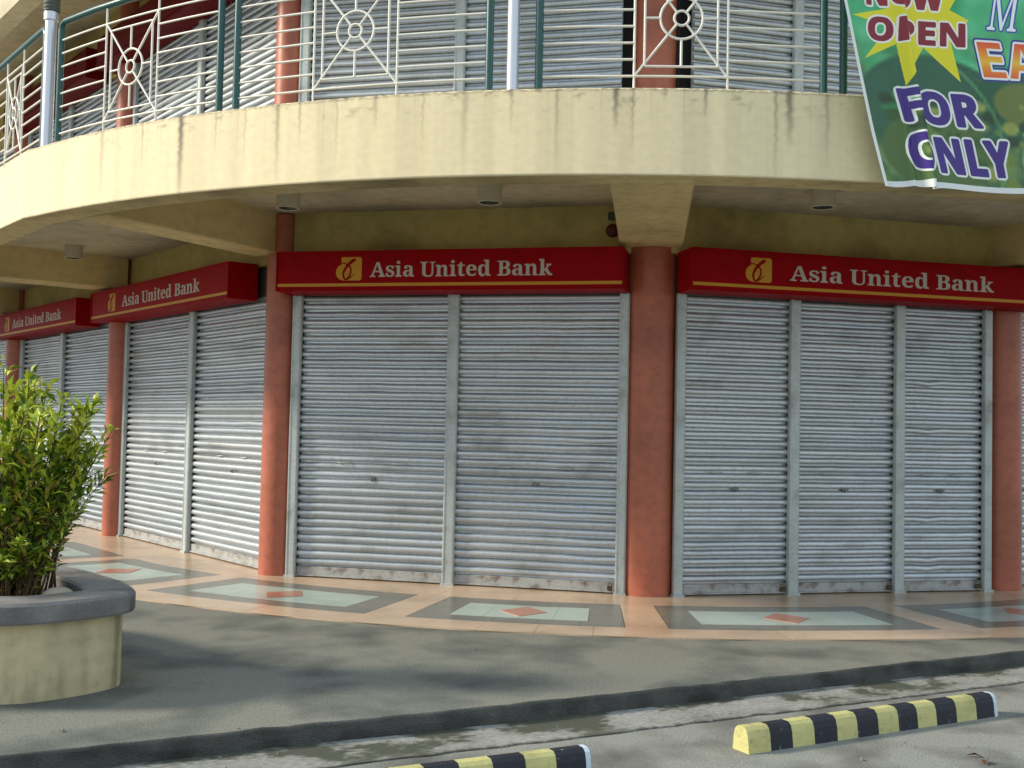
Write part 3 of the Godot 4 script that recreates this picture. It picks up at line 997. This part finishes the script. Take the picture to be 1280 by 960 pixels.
func railings() -> void:
	var rr := BR - 0.11
	var secs := [[-40.45, -26.2, -35.5, -30.9, "curved white railing panel with green frame just right of the silver pole at the left"], [-25.05, -10.66, -20.2, -15.48, "curved white railing panel before the slim upper column, left of middle silver pole"], [-8.16, 5.85, -3.48, 1.08, "curved white railing panel in front of the thick upper column, between silver pole and banner"], [6.87, 20.9, 11.6, 16.1, "white railing panel with green frame mostly hidden behind the hanging banner"]]
	for s in secs:
		var a0: float = s[0]
		var at := func(q: float, y: float) -> Vector3: return v3(pol(a0 + rad_to_deg(q / rr), rr, BC), y)
		railing_panel(s[4], at, deg_to_rad(s[1] - s[0]) * rr, deg_to_rad(s[2] - s[0]) * rr, deg_to_rad(s[3] - s[0]) * rr)
	var n2 := Vector2(0.779, -0.628)
	var st := func(q: float, y: float) -> Vector3: return v3(KINK + WING * (0.05 + 1.8 - q) + n2 * 0.11, y)
	railing_panel("straight white railing panel left of the left silver pole, cut by the picture edge", st, 1.8, 0.67, 1.18)
	var st2 := func(q: float, y: float) -> Vector3: return v3(KINK + WING * (2.1 + 1.8 - q) + n2 * 0.11, y)
	railing_panel("white railing panel farthest along the left wing of the balcony", st2, 1.8, 0.67, 1.18)

func poles() -> void:
	for e in [[-41.55, "bright silver steel pole with grey coupling standing on the balcony edge at the left", 0.046], [-9.44, "slim silver steel pole between two green posts in the middle of the balcony", 0.040]]:
		var q := pol(e[0], BR - 0.09, BC)
		var o := thing("steel_pole", e[1], "pole", moved(q.x, PARAPET - 0.01, q.y), "steel poles on the balcony edge")
		var r: float = e[2]
		var left: bool = e[0] < -20.0
		var pl := Mb.new()
		pl.lathe(Vector3.ZERO, [[r, 0.0], [r, 1.13 if left else 3.2]], 20)
		obj("pole_shaft", pl, M.silver, o)
		var ft := Mb.new()
		ft.lathe(Vector3.ZERO, [[r + 0.012, 0.0], [r + 0.012, 0.008], [r, 0.012]], 20)
		obj("foot_flange", ft, M.silver, o)
		if left:
			var cl := Mb.new()
			cl.lathe(Vector3(0, 1.07, 0), [[r, 0.0], [r + 0.012, 0.004], [r + 0.014, 0.07], [r + 0.004, 0.076]], 20)
			obj("collar", cl, M.silver, o)
			var cp := Mb.new()
			var prof := []
			for k in 14:
				prof.append([r + 0.016 + (0.005 if k % 2 == 0 else 0.0), 1.146 + k * 0.016])
			prof.append([r + 0.01, 1.39]); prof.append([r + 0.01, 3.2])
			cp.lathe(Vector3.ZERO, prof, 20)
			obj("pipe_coupling", cp, M.coupling, o)
		else:
			pass

# ---------------------------------------------------------------- small fittings
func ceiling_lights() -> void:
	for e in [[-0.216, -9.137, "unlit white cylinder ceiling light over the middle bank sign"], [2.493, -9.041, "unlit white cylinder ceiling light under the balcony right of the thick beam"], [-1.958, -9.563, "unlit cylinder ceiling light beside the slim column, left end of the middle bay"], [-5.069, -12.81, "unlit cylinder ceiling light at the far left between two beams"]]:
		var o := thing("ceiling_light", e[2], "ceiling light", moved(e[0], SOFFIT, e[1]), "cylinder ceiling lights under the balcony")
		var c := Mb.new()
		c.lathe(Vector3(0, -0.15, 0), [[0.082, 0.004], [0.088, 0.0], [0.097, 0.0], [0.1, 0.004], [0.1, 0.15]], 28)
		obj("lamp_housing", c, M.lamp_white, o)
		var g := Mb.new()
		g.lathe(Vector3(0, -0.15, 0), [[0.0, 0.03], [0.05, 0.028], [0.084, 0.01]], 24)
		obj("lamp_recess", g, M.lamp_glass, o)

func alarm_bell() -> void:
	var f := bay_frame(3, -0.03, 3.19)
	var t := f.translated_local(Vector3(3.07, 0, 0))
	var o := thing("alarm_bell", "small dark red alarm bell on the wall left of the thick beam", "alarm bell", t)
	var mb := Mb.new()
	var tilt := Transform3D(Basis(Vector3.RIGHT, PI / 2), Vector3.ZERO)
	var l := Mb.new()
	l.lathe(Vector3.ZERO, [[0.058, 0.0], [0.06, 0.025], [0.05, 0.045], [0.025, 0.055], [0.0, 0.057]], 20)
	put("bell_dome", l.mesh(M.bell_red), o, Transform3D(Basis(Vector3.RIGHT, PI / 2), Vector3(0, 0, 0.01)))
	mb.box(moved(0, 0.13, 0.02), Vector3(0.08, 0.07, 0.05), 0.006)
	obj("junction_box", mb, M.coupling, o)

# ---------------------------------------------------------------- planter and shrub
func planter_and_shrub() -> void:
	var out := [Vector2(-2.524, -5.60), Vector2(-2.318, -5.69), Vector2(-2.115, -5.905), Vector2(-2.028, -6.132), Vector2(-2.16, -6.42), Vector2(-2.462, -6.80), Vector2(-2.813, -7.139), Vector2(-3.5, -7.65), Vector2(-4.5, -7.65), Vector2(-5.0, -6.9), Vector2(-4.75, -6.05), Vector2(-3.9, -5.62), Vector2(-3.1, -5.53)]
	var c0 := Vector2(-3.2, -6.4)
	var ring := []
	var n := out.size()
	for i in n:
		for j in 4:
			ring.append((out[i] as Vector2).cubic_interpolate(out[(i + 1) % n], out[(i - 1 + n) % n], out[(i + 2) % n], j / 4.0))
	var m := ring.size()
	var off := func(d: float) -> PackedVector2Array:
		var r := PackedVector2Array()
		for i in m:
			var e: Vector2 = ((ring[(i + 1) % m] as Vector2) - ring[(i - 1 + m) % m]).normalized()
			var nn := Vector2(e.y, -e.x)
			if nn.dot(ring[i] - c0) < 0.0: nn = -nn
			r.append(ring[i] + nn * d)
		return r
	var o := thing("planter", "rounded cream concrete planter with thick grey rim on the pavement", "planter", moved(c0.x, -0.012, c0.y))
	var band := func(mb: Mb, d0: float, y0: float, d1: float, y1: float, up: Vector3) -> void:
		var a: PackedVector2Array = off.call(d0)
		var b: PackedVector2Array = off.call(d1)
		for i in m:
			var j := (i + 1) % m
			var g: Vector2 = (ring[i] as Vector2) - c0
			var dir := Vector3(g.x, 0, g.y).normalized() * (1.0 if up == Vector3.ZERO else 0.0) + up
			mb.quad(v3(a[i] - c0, y0), v3(a[j] - c0, y0), v3(b[j] - c0, y1), v3(b[i] - c0, y1), dir)
	var bd := Mb.new()
	band.call(bd, -0.065, 0.0, -0.065, 0.415, Vector3.ZERO)
	obj("planter_wall", bd, M.planter, o)
	var rm := Mb.new()
	band.call(rm, -0.07, 0.402, -0.006, 0.40, Vector3.DOWN)
	band.call(rm, -0.006, 0.40, 0.0, 0.412, Vector3.ZERO)
	band.call(rm, 0.0, 0.412, 0.0, 0.492, Vector3.ZERO)
	band.call(rm, 0.0, 0.492, -0.016, 0.508, Vector3.UP)
	band.call(rm, -0.016, 0.508, -0.25, 0.512, Vector3.UP)
	var inn := Mb.new()
	band.call(rm, -0.25, 0.512, -0.262, 0.50, Vector3.UP)
	band.call(rm, -0.262, 0.50, -0.262, 0.36, Vector3.ZERO)
	obj("planter_rim", rm, M.planter_rim, o)
	var so := Mb.new()
	var sp: PackedVector2Array = off.call(-0.255)
	var cen := Vector2(-0.2, -0.1)
	for i in m:
		var j := (i + 1) % m
		for k in 4:
			var a := (sp[i] - c0).lerp(cen, k / 4.0); var b := (sp[j] - c0).lerp(cen, k / 4.0)
			var d := (sp[j] - c0).lerp(cen, (k + 1) / 4.0); var e := (sp[i] - c0).lerp(cen, (k + 1) / 4.0)
			so.quad(v3(a, 0.42 + 0.012 * k), v3(b, 0.42 + 0.012 * k), v3(d, 0.432 + 0.012 * k), v3(e, 0.432 + 0.012 * k), Vector3.UP)
	obj("soil", so, M.soil, o)
	# a pale stone lying on the soil by the rim
	var ss := Mb.new()
	var lat := []
	for k in 7:
		lat.append([0.075 * sin(PI * k / 6.0) * (0.9 + 0.2 * rng.randf()), 0.045 * (1.0 - cos(PI * k / 6.0))])
	ss.lathe(Vector3.ZERO, lat, 9)
	var stn := obj("stone", ss, M.stone, self, Transform3D(Basis(Vector3.UP, 0.6) * Basis.from_scale(Vector3(1.2, 1.0, 0.85)), Vector3(-2.47, 0.41, -6.20)))
	tag(stn, "pale stone lying on the soil beside the shrub stems", "stone")
	shrub()

func leaf(mb: Mb, p: Vector3, d: Vector3, l: float, w: float, col: Color) -> void:
	var s := d.cross(Vector3.UP)
	if s.length() < 0.05: s = Vector3.RIGHT
	s = s.normalized().rotated(d, rng.randf_range(-0.7, 0.7))
	var up := s.cross(d).normalized()
	var mid := p + d * l * 0.5 + up * l * 0.06
	var tip := p + d * l - up * l * 0.08
	var a := mid + s * w * 0.5 + up * w * 0.22
	var b := mid - s * w * 0.5 + up * w * 0.22
	mb.tint = col
	for t in [[p, a, mid], [a, tip, mid], [p, mid, b], [mid, tip, b]]:
		var nn: Vector3 = ((t[1] as Vector3) - t[0]).cross((t[2] as Vector3) - t[0]).normalized()
		if nn.dot(up) < 0.0: nn = -nn
		mb.tri(t[0], t[1], t[2], nn, nn, nn)

func shrub() -> void:
	var o := thing("shrub", "bushy green shrub with many thin upright stems growing in the planter", "shrub", moved(-2.8, 0.43, -6.35))
	var root := Vector3(-2.8, 0.43, -6.35)
	var tips := []
	# crown: two taller lobes and a mass that runs on to the left
	for e in [[Vector3(-2.71, 1.60, -6.33), 0.10, 5], [Vector3(-2.78, 1.42, -6.30), 0.15, 7], [Vector3(-2.46, 1.42, -6.33), 0.10, 6], [Vector3(-2.44, 1.30, -6.30), 0.09, 6], [Vector3(-2.60, 1.22, -6.25), 0.16, 8], [Vector3(-2.95, 1.32, -6.30), 0.16, 7], [Vector3(-3.2, 1.40, -6.35), 0.2, 8], [Vector3(-3.5, 1.28, -6.4), 0.2, 6], [Vector3(-2.72, 1.05, -6.2), 0.18, 7], [Vector3(-2.48, 1.1, -6.32), 0.1, 5], [Vector3(-3.0, 1.0, -6.2), 0.22, 7], [Vector3(-2.8, 0.78, -6.15), 0.2, 8], [Vector3(-2.68, 0.7, -6.2), 0.12, 6], [Vector3(-3.2, 0.85, -6.15), 0.24, 8]]:
		for k in e[2]:
			tips.append((e[0] as Vector3) + Vector3(rng.randfn(), rng.randfn() * 0.8, rng.randfn() * 1.4) * (e[1] as float) * 0.75)
	for e in [Vector3(-2.36, 1.52, -6.33), Vector3(-2.40, 1.48, -6.32), Vector3(-2.36, 1.26, -6.3), Vector3(-2.37, 1.12, -6.3), Vector3(-2.40, 1.03, -6.28), Vector3(-2.42, 0.9, -6.25), Vector3(-2.70, 1.645, -6.33)]:
		tips.append(e)
	var fol := Mb.new()
	var greens := [Color(0.20, 0.29, 0.018), Color(0.30, 0.39, 0.025), Color(0.09, 0.16, 0.015), Color(0.46, 0.50, 0.05), Color(0.06, 0.11, 0.015), Color(0.40, 0.30, 0.06)]
	var idx := 0
	for t in tips:
		var tip: Vector3 = t
		var base := root + Vector3(clampf((tip.x - root.x) * 0.55, -0.5, 0.16) + rng.randf_range(-0.06, 0.06), 0.0, rng.randf_range(-0.16, 0.16))
		var bend := base.lerp(tip, 0.55) + Vector3(-(tip.x - base.x) * 0.25 + rng.randf_range(-0.03, 0.03), 0.02, rng.randf_range(-0.04, 0.04))
		var path := []
		for k in 7:
			var q := k / 6.0
			path.append(base.lerp(bend, q).lerp(bend.lerp(tip, q), q) - root)
		var sb := Mb.new()
		sb.tube(path, rng.randf_range(0.006, 0.011), 5, false, 0.0018)
		obj("stem", sb, M.bark, o)
		# leaves along the outer part of each stem and on short side twigs
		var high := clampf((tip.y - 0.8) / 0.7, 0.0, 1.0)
		var cnt := 76
		for k in cnt:
			var q := 1.0 - pow(rng.randf(), 1.25) * (0.62 if k % 3 > 0 else 0.92)
			var p: Vector3 = base.lerp(bend, q).lerp(bend.lerp(tip, q), q) - root
			var ax := (tip - bend).normalized()
			var side := Vector3(rng.randfn(), rng.randfn() * 0.5 + 0.25, rng.randfn()).normalized()
			var dir := (ax * rng.randf_range(0.25, 0.9) + side * rng.randf_range(0.6, 1.0)).normalized()
			var pp := p + side * rng.randf_range(0.0, 0.035)
			var g: Color = greens[rng.randi() % 5]
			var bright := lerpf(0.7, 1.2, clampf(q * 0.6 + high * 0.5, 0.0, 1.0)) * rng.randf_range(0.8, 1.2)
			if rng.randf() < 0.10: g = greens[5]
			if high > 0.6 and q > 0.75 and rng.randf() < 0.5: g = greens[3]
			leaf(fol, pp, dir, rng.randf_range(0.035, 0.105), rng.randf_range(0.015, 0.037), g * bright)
		idx += 1
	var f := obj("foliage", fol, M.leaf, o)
	f.set_meta("kind", "stuff")

# ---------------------------------------------------------------- wheel stops
func wheel_stop(label: String, a: Vector2, d: Vector2, bands: Array, seg: float) -> void:
	# a is the front bottom corner at the left end; d runs along the block to the right
	var back := Vector2(d.y, -d.x)
	if back.y > 0.0: back = -back
	var t := Transform3D(Basis(Vector3(d.x, 0, d.y), Vector3.UP, Vector3(-back.x, 0, -back.y)), v3(a, -0.118))
	var o := thing("wheel_stop", label, "wheel stop", t, "striped concrete wheel stops")
	# profile in (z, y), front foot first
	var pr := [[0.0, -0.01], [-0.010, 0.075], [-0.020, 0.105], [-0.038, 0.120], [-0.085, 0.120], [-0.104, 0.105], [-0.114, 0.075], [-0.124, -0.01]]
	var x := 0.0
	for k in bands.size():
		var w: float = seg * (0.94 + 0.12 * rng.randf())
		if bands[k] == 2: w = 0.025
		var mb := Mb.new()
		var mm: Material = [M.stop_yellow, M.stop_black, M.stop_white][bands[k]]
		var last := k == bands.size() - 1
		for i in pr.size() - 1:
			var e := Vector2(pr[i + 1][0] - pr[i][0], pr[i + 1][1] - pr[i][1])
			var nn := Vector3(0, -e.x, e.y)
			mb.quad(Vector3(x, pr[i][1], pr[i][0]), Vector3(x + w, pr[i][1], pr[i][0]), Vector3(x + w, pr[i + 1][1], pr[i + 1][0]), Vector3(x, pr[i + 1][1], pr[i + 1][0]), nn)
		if k == 0 or last:
			var xe := x if k == 0 else x + w
			var bulge := Vector3(-0.012 if k == 0 else 0.012, 0, 0)
			var c := Vector3(xe, 0.06, -0.062) + bulge
			for i in pr.size():
				mb.tri(c, Vector3(xe, pr[i][1], pr[i][0]), Vector3(xe, pr[(i + 1) % pr.size()][1], pr[(i + 1) % pr.size()][0]), bulge.normalized(), bulge.normalized(), bulge.normalized())
		obj("painted_band", mb, mm, o)
		x += w

func wheel_stops() -> void:
	var d := Vector2(0.879, -0.477).normalized()
	wheel_stop("yellow and black striped wheel stop lying whole on the road at the right", Vector2(1.178, -5.45), d, [0, 1, 0, 1, 0, 1, 0, 1, 0, 1, 0, 1, 2], 0.149)
	var e := Vector2(0.90, -0.44).normalized()
	wheel_stop("yellow and black striped wheel stop cut by the bottom edge of the picture", Vector2(0.372, -5.045) - e * 1.79, e, [0, 1, 0, 1, 0, 1, 0, 1, 0, 1, 0, 1, 2], 0.149)

# ---------------------------------------------------------------- banner
var img: Image

func glyph_tris(words: String, font: String, weight: int, slant: float) -> PackedVector2Array:
	var tm := TextMesh.new()
	var ft := SystemFont.new()
	ft.font_names = PackedStringArray([font])
	ft.font_weight = weight
	tm.font = ft
	tm.text = words
	tm.font_size = 64
	tm.pixel_size = 1.0
	tm.depth = 0.0
	tm.curve_step = 1.0
	var arr := tm.get_mesh_arrays()
	var vs: PackedVector3Array = arr[Mesh.ARRAY_VERTEX]
	var ix: PackedInt32Array = arr[Mesh.ARRAY_INDEX] if arr[Mesh.ARRAY_INDEX] != null else PackedInt32Array(range(vs.size()))
	var out := PackedVector2Array()
	var lo := Vector2(1e9, 1e9); var hi := Vector2(-1e9, -1e9)
	for i in ix:
		var q := Vector2(vs[i].x + vs[i].y * slant, vs[i].y)
		out.append(q)
		lo = lo.min(q); hi = hi.max(q)
	for i in out.size():
		out[i] = (out[i] - lo) / (hi - lo)
	return out

func fill_tri(a: Vector2, b: Vector2, c: Vector2, col: Color, ramp := []) -> void:
	var y0 := int(floor(minf(a.y, minf(b.y, c.y)))); var y1 := int(ceil(maxf(a.y, maxf(b.y, c.y))))
	for y in range(y0, y1 + 1):
		var yy := y + 0.5
		var lo := 1e9; var hi := -1e9
		for e in [[a, b], [b, c], [c, a]]:
			var p: Vector2 = e[0]; var q: Vector2 = e[1]
			if (p.y <= yy) != (q.y <= yy):
				var x := p.x + (yy - p.y) / (q.y - p.y) * (q.x - p.x)
				lo = minf(lo, x); hi = maxf(hi, x)
		if hi >= lo:
			var xa := int(round(lo)); var xb := int(round(hi))
			if xb > xa:
				img.fill_rect(Rect2i(xa, y, xb - xa, 1), col if ramp.is_empty() else ramp[clampi(y - int(ramp[0]) + 1, 1, ramp.size() - 1)])

func fill_poly(p: PackedVector2Array, col: Color) -> void:
	var ix := Geometry2D.triangulate_polygon(p)
	for i in range(0, ix.size(), 3):
		fill_tri(p[ix[i]], p[ix[i + 1]], p[ix[i + 2]], col)

func draw_text(tris: PackedVector2Array, r: Rect2, col: Color, outline: Color, ow: float, ramp := [], bold := 0.0) -> void:
	var place := func(q: Vector2) -> Vector2: return Vector2(r.position.x + q.x * r.size.x, r.end.y - q.y * r.size.y)
	for e in ([[ow, outline]] if bold <= 0.0 else [[ow + bold, outline], [bold, col]]):
		for k in 16:
			var o: Vector2 = Vector2(cos(TAU * k / 16), sin(TAU * k / 16)) * e[0]
			for i in range(0, tris.size(), 3):
				fill_tri(place.call(tris[i]) + o, place.call(tris[i + 1]) + o, place.call(tris[i + 2]) + o, e[1])
	for i in range(0, tris.size(), 3):
		fill_tri(place.call(tris[i]), place.call(tris[i + 1]), place.call(tris[i + 2]), col, ramp)

func disc(c: Vector2, rx: float, ry: float, col: Color) -> void:
	for y in range(int(c.y - ry), int(c.y + ry)):
		var k := 1.0 - pow((y + 0.5 - c.y) / ry, 2.0)
		if k > 0.0:
			var x := rx * sqrt(k)
			img.fill_rect(Rect2i(int(c.x - x), y, int(2 * x), 1), col)

const BW := 2.3
const BTOP := 4.66
const BBOT := 2.985
const PPM := 560.0

func bp(x: float, y: float) -> Vector2:
	return Vector2(x, BTOP - y) * PPM

func banner_texture() -> ImageTexture:
	var W := int(BW * PPM); var H := int((BTOP - BBOT) * PPM)
	img = Image.create(W, H, false, Image.FORMAT_RGB8)
	var nz := FastNoiseLite.new(); nz.seed = 31; nz.frequency = 0.004; nz.fractal_octaves = 4
	var n2 := FastNoiseLite.new(); n2.seed = 32; n2.frequency = 0.012; n2.fractal_octaves = 3
	# printed backdrop: soft greens, deeper towards the foot, with out-of-focus dishes
	for y in range(0, H, 2):
		for x in range(0, W, 2):
			var v := float(y) / H
			var g := clampf(nz.get_noise_2d(x, y) * 0.9 + 0.5, 0.0, 1.0)
			var c := Color(0.16, 0.62, 0.36).lerp(Color(0.40, 0.80, 0.58), g)
			var low := Color(0.20, 0.38, 0.22).lerp(Color(0.44, 0.56, 0.30), clampf(n2.get_noise_2d(x, y) + 0.5, 0.0, 1.0))
			c = c.lerp(low, smoothstep(0.42, 0.75, v + nz.get_noise_2d(x + 500.0, y) * 0.25))
			img.fill_rect(Rect2i(x, y, 2, 2), c)
	# dark sweep and plates
	for e in [[0.50, 3.50, 0.55, 0.34, Color(0.17, 0.38, 0.27)], [0.45, 3.22, 0.40, 0.26, Color(0.30, 0.42, 0.19)], [1.15, 3.55, 0.34, 0.24, Color(0.11, 0.36, 0.22)], [1.15, 3.55, 0.22, 0.14, Color(0.40, 0.46, 0.18)], [1.28, 3.17, 0.22, 0.20, Color(0.62, 0.78, 0.56)], [1.30, 3.17, 0.18, 0.16, Color(0.30, 0.42, 0.18)], [1.75, 3.35, 0.36, 0.30, Color(0.10, 0.52, 0.26)], [1.8, 3.35, 0.27, 0.22, Color(0.45, 0.50, 0.2)], [0.33, 3.55, 0.16, 0.04, Color(0.22, 0.60, 0.32)], [0.30, 3.49, 0.20, 0.03, Color(0.18, 0.50, 0.28)]]:
		disc(bp(e[0], e[1]), e[2] * PPM, e[3] * PPM, e[4])
	for k in 90:
		var q := Vector2(rng.randf_range(0.05, 2.2), rng.randf_range(3.02, 3.55))
		var s := rng.randf_range(0.01, 0.045)
		var cc: Color = [Color(0.42, 0.52, 0.20), Color(0.20, 0.36, 0.15), Color(0.55, 0.60, 0.28), Color(0.14, 0.26, 0.14)][rng.randi() % 4]
		disc(bp(q.x, q.y), s * PPM * 1.5, s * PPM, cc)
	# curved vine line
	var vine := smooth([Vector2(0.62, 3.85), Vector2(0.80, 3.68), Vector2(0.92, 3.45), Vector2(0.93, 3.20), Vector2(0.86, 3.0)], 10)
	for i in vine.size() - 1:
		var a: Vector2 = vine[i]; var b: Vector2 = vine[i + 1]
		var n := Vector2(-(b - a).y, (b - a).x).normalized() * 0.006
		fill_poly(PackedVector2Array([bp(a.x + n.x, a.y + n.y), bp(b.x + n.x, b.y + n.y), bp(b.x - n.x, b.y - n.y), bp(a.x - n.x, a.y - n.y)]), Color(0.45, 0.68, 0.45))
	img.resize(W / 12, H / 12, Image.INTERPOLATE_LANCZOS)
	img.resize(W, H, Image.INTERPOLATE_CUBIC)
	# yellow starburst
	var star := PackedVector2Array()
	var c := Vector2(0.46, 4.02)
	for e in [[1.0, 0.06], [0.26, -0.08], [0.27, -0.34], [0.06, -0.13], [-0.16, -0.40], [-0.15, -0.13], [-0.40, -0.23], [-0.17, -0.02], [-0.42, 0.04], [-0.14, 0.10], [-0.30, 0.34], [0.0, 0.2], [0.12, 0.48], [0.2, 0.2], [0.5, 0.36], [0.3, 0.12]]:
		var k := 0.42 if e[0] == 1.0 else 1.0
		star.append(bp(c.x + e[0] * k, c.y + e[1]))
	fill_poly(star, Color(0.89, 0.86, 0.06))
	# words
	var heavy := "Droid Sans"
	draw_text(glyph_tris("NOW", heavy, 700, 0.18), Rect2(bp(0.165, 4.285), Vector2(0.58, 0.15) * PPM), Color(0.55, 0.06, 0.12), Color(0.94, 0.94, 0.92), 7, [], 3.5)
	draw_text(glyph_tris("OPEN", heavy, 700, 0.18), Rect2(bp(0.135, 4.055), Vector2(0.71, 0.145) * PPM), Color(0.52, 0.05, 0.13), Color(0.94, 0.94, 0.92), 7, [], 3.5)
	draw_text(glyph_tris("FOR", heavy, 700, 0.0), Rect2(bp(0.235, 3.60), Vector2(0.58, 0.20) * PPM), Color(0.22, 0.11, 0.50), Color(0.90, 0.92, 0.90), 8, [], 5.0)
	draw_text(glyph_tris("ONLY", heavy, 700, 0.0), Rect2(bp(0.215, 3.31), Vector2(0.75, 0.22) * PPM), Color(0.22, 0.11, 0.50), Color(0.90, 0.92, 0.90), 8, [], 5.0)
	var top := bp(0, 3.95).y
	var grad := [int(top)]
	for k in int(0.23 * PPM) + 2:
		var q := k / (0.23 * PPM)
		grad.append(Color(0.90, 0.32, 0.08).lerp(Color(0.93, 0.74, 0.12), 1.0 - absf(q - 0.55) * 2.0))
	var ea := glyph_tris("EA", heavy, 700, 0.0)
	draw_text(ea, Rect2(bp(0.90, 3.95), Vector2(0.47, 0.23) * PPM), Color(0.15, 0.15, 0.5), Color(0.12, 0.20, 0.52), 15)
	draw_text(ea, Rect2(bp(0.90, 3.95), Vector2(0.47, 0.23) * PPM), Color.WHITE, Color(0.92, 0.94, 0.92), 8, grad)
	draw_text(glyph_tris("M", "Droid Serif", 400, 0.6), Rect2(bp(1.0, 4.28), Vector2(0.34, 0.25) * PPM), Color(0.92, 0.95, 0.95), Color(0.16, 0.30, 0.62), 6)
	# white hem at the foot and the left edge
	img.fill_rect(Rect2i(0, H - int(0.036 * PPM), W, int(0.036 * PPM) + 1), Color(0.88, 0.90, 0.90))
	img.fill_rect(Rect2i(0, 0, int(0.022 * PPM), H), Color(0.90, 0.92, 0.90))
	return ImageTexture.create_from_image(img)

func banner() -> void:
	var a := Vector2(1.9, -6.93); var b := Vector2(4.4, -7.55)
	var d := (b - a).normalized()
	var n2 := Vector2(-d.y, d.x)
	var o := thing("banner", "green vinyl banner with starburst and purple words hanging creased over the balcony edge", "banner", Transform3D(Basis(Vector3(d.x, 0, d.y), Vector3.UP, Vector3(n2.x, 0, n2.y)), v3(a, BBOT)))
	var mb := Mb.new()
	var nx := 150; var ny := 40
	var P := func(i: int, j: int) -> Vector3:
		var x := BW * i / nx
		var y := (BTOP - BBOT) * j / ny
		var yy := BBOT + y
		var u := x + 0.108 + 0.257 * (4.167 - yy)
		var fold := lerpf(0.30, 0.41, y / 1.2)
		var k := (x - fold)
		var amp := lerpf(0.105, 0.06, clampf(y / 1.3, 0.0, 1.0))
		var bump := amp * (exp(-pow(k / 0.055, 2.0)) if k < 0.0 else exp(-pow(k / 0.022, 2.0)))
		bump += 0.035 * exp(-pow((k + 0.11) / 0.03, 2.0)) * clampf(1.0 - y / 1.5, 0.3, 1.0)
		var wave := 0.012 * sin(x * 7.0 + y * 1.4) + 0.008 * sin(x * 3.1 - y * 3.0)
		var sag := 0.012 * sin(x * 5.0) * (1.0 - y / 1.6)
		var curl := 0.05 * exp(-pow(x / 0.05, 2.0)) * clampf(1.0 - y / 0.35, 0.0, 1.0)
		return Vector3(u - curl * 0.4, y + 0.045 * x + sag - (0.02 * exp(-pow(k / 0.07, 2.0)) if y < 0.02 else 0.0), 0.045 + bump + wave + curl)
	var grid := []
	for j in ny + 1:
		var row := []
		for i in nx + 1:
			row.append(P.call(i, j))
		grid.append(row)
	var N := func(i: int, j: int) -> Vector3:
		var e: Vector3 = (grid[j][mini(i + 1, nx)] as Vector3) - grid[j][maxi(i - 1, 0)]
		var f: Vector3 = (grid[mini(j + 1, ny)][i] as Vector3) - grid[maxi(j - 1, 0)][i]
		return e.cross(f).normalized()
	for j in ny:
		for i in nx:
			var ua := Vector2(float(i) / nx, 1.0 - float(j) / ny); var ub := Vector2(float(i + 1) / nx, 1.0 - float(j) / ny)
			var uc := Vector2(float(i + 1) / nx, 1.0 - float(j + 1) / ny); var ud := Vector2(float(i) / nx, 1.0 - float(j + 1) / ny)
			var na: Vector3 = N.call(i, j); var nb: Vector3 = N.call(i + 1, j); var nc: Vector3 = N.call(i + 1, j + 1); var nd: Vector3 = N.call(i, j + 1)
			mb.tri(grid[j][i], grid[j][i + 1], grid[j + 1][i + 1], na, nb, nc, ua, ub, uc)
			mb.tri(grid[j][i], grid[j + 1][i + 1], grid[j + 1][i], na, nc, nd, ua, uc, ud)
	var m := mat(Color.WHITE, 0.30)
	m.albedo_texture = banner_texture()
	m.texture_repeat = false
	m.backlight_enabled = true
	m.backlight = Color(0.12, 0.12, 0.1)
	obj("banner_sheet", mb, m, o)

# ---------------------------------------------------------------- litter
func litter() -> void:
	for e in [[Vector3(2.24, -0.112, -5.50), 0.5, "curled dry brown leaf on the road below the striped wheel stop"], [Vector3(2.31, -0.112, -5.42), 2.1, "smaller dry leaf on the road nearest the bottom right"]]:
		var mb := Mb.new()
		var p: Vector3 = e[0]
		var d := Vector3(cos(e[1]), 0.08, sin(e[1])).normalized()
		leaf(mb, Vector3.ZERO, d, 0.085, 0.04, Color.WHITE)
		var o := obj("fallen_leaf", mb, M.litter, self, Transform3D(Basis(), p))
		tag(o, e[2], "leaf", "fallen leaves on the road")
	# small stones and crumbs lying about: nobody could count them
	var g := Mb.new()
	var line := kerb_line()
	for k in 170:
		var i := 1 + rng.randi() % 5
		var q := line[i].lerp(line[i + 1], rng.randf())
		var dd := (line[i + 1] - line[i]).normalized()
		var n := Vector2(-dd.y, dd.x)
		var off := absf(rng.randfn()) * 0.16 + 0.02
		var y := -0.108
		if k % 3 == 0:
			off = -rng.randf_range(0.05, 1.6); y = -0.012
		elif k % 3 == 1:
			off = rng.randf_range(0.3, 1.5); y = -0.118
		var p := q + n * off
		var r := 0.003 + 0.007 * pow(rng.randf(), 4.0)
		g.box(Transform3D(Basis.from_euler(Vector3(rng.randf() * 3.0, rng.randf() * 3.0, rng.randf() * 3.0)), v3(p, y + r * 0.5)), Vector3(r * 2.0, r * 1.3, r * 1.6), r * 0.4)
	var go := obj("loose_grit", g, M.pebble, self)
	tag(go, "small pale stones and crumbs scattered over pavement, gutter and road", "grit", "", "stuff")
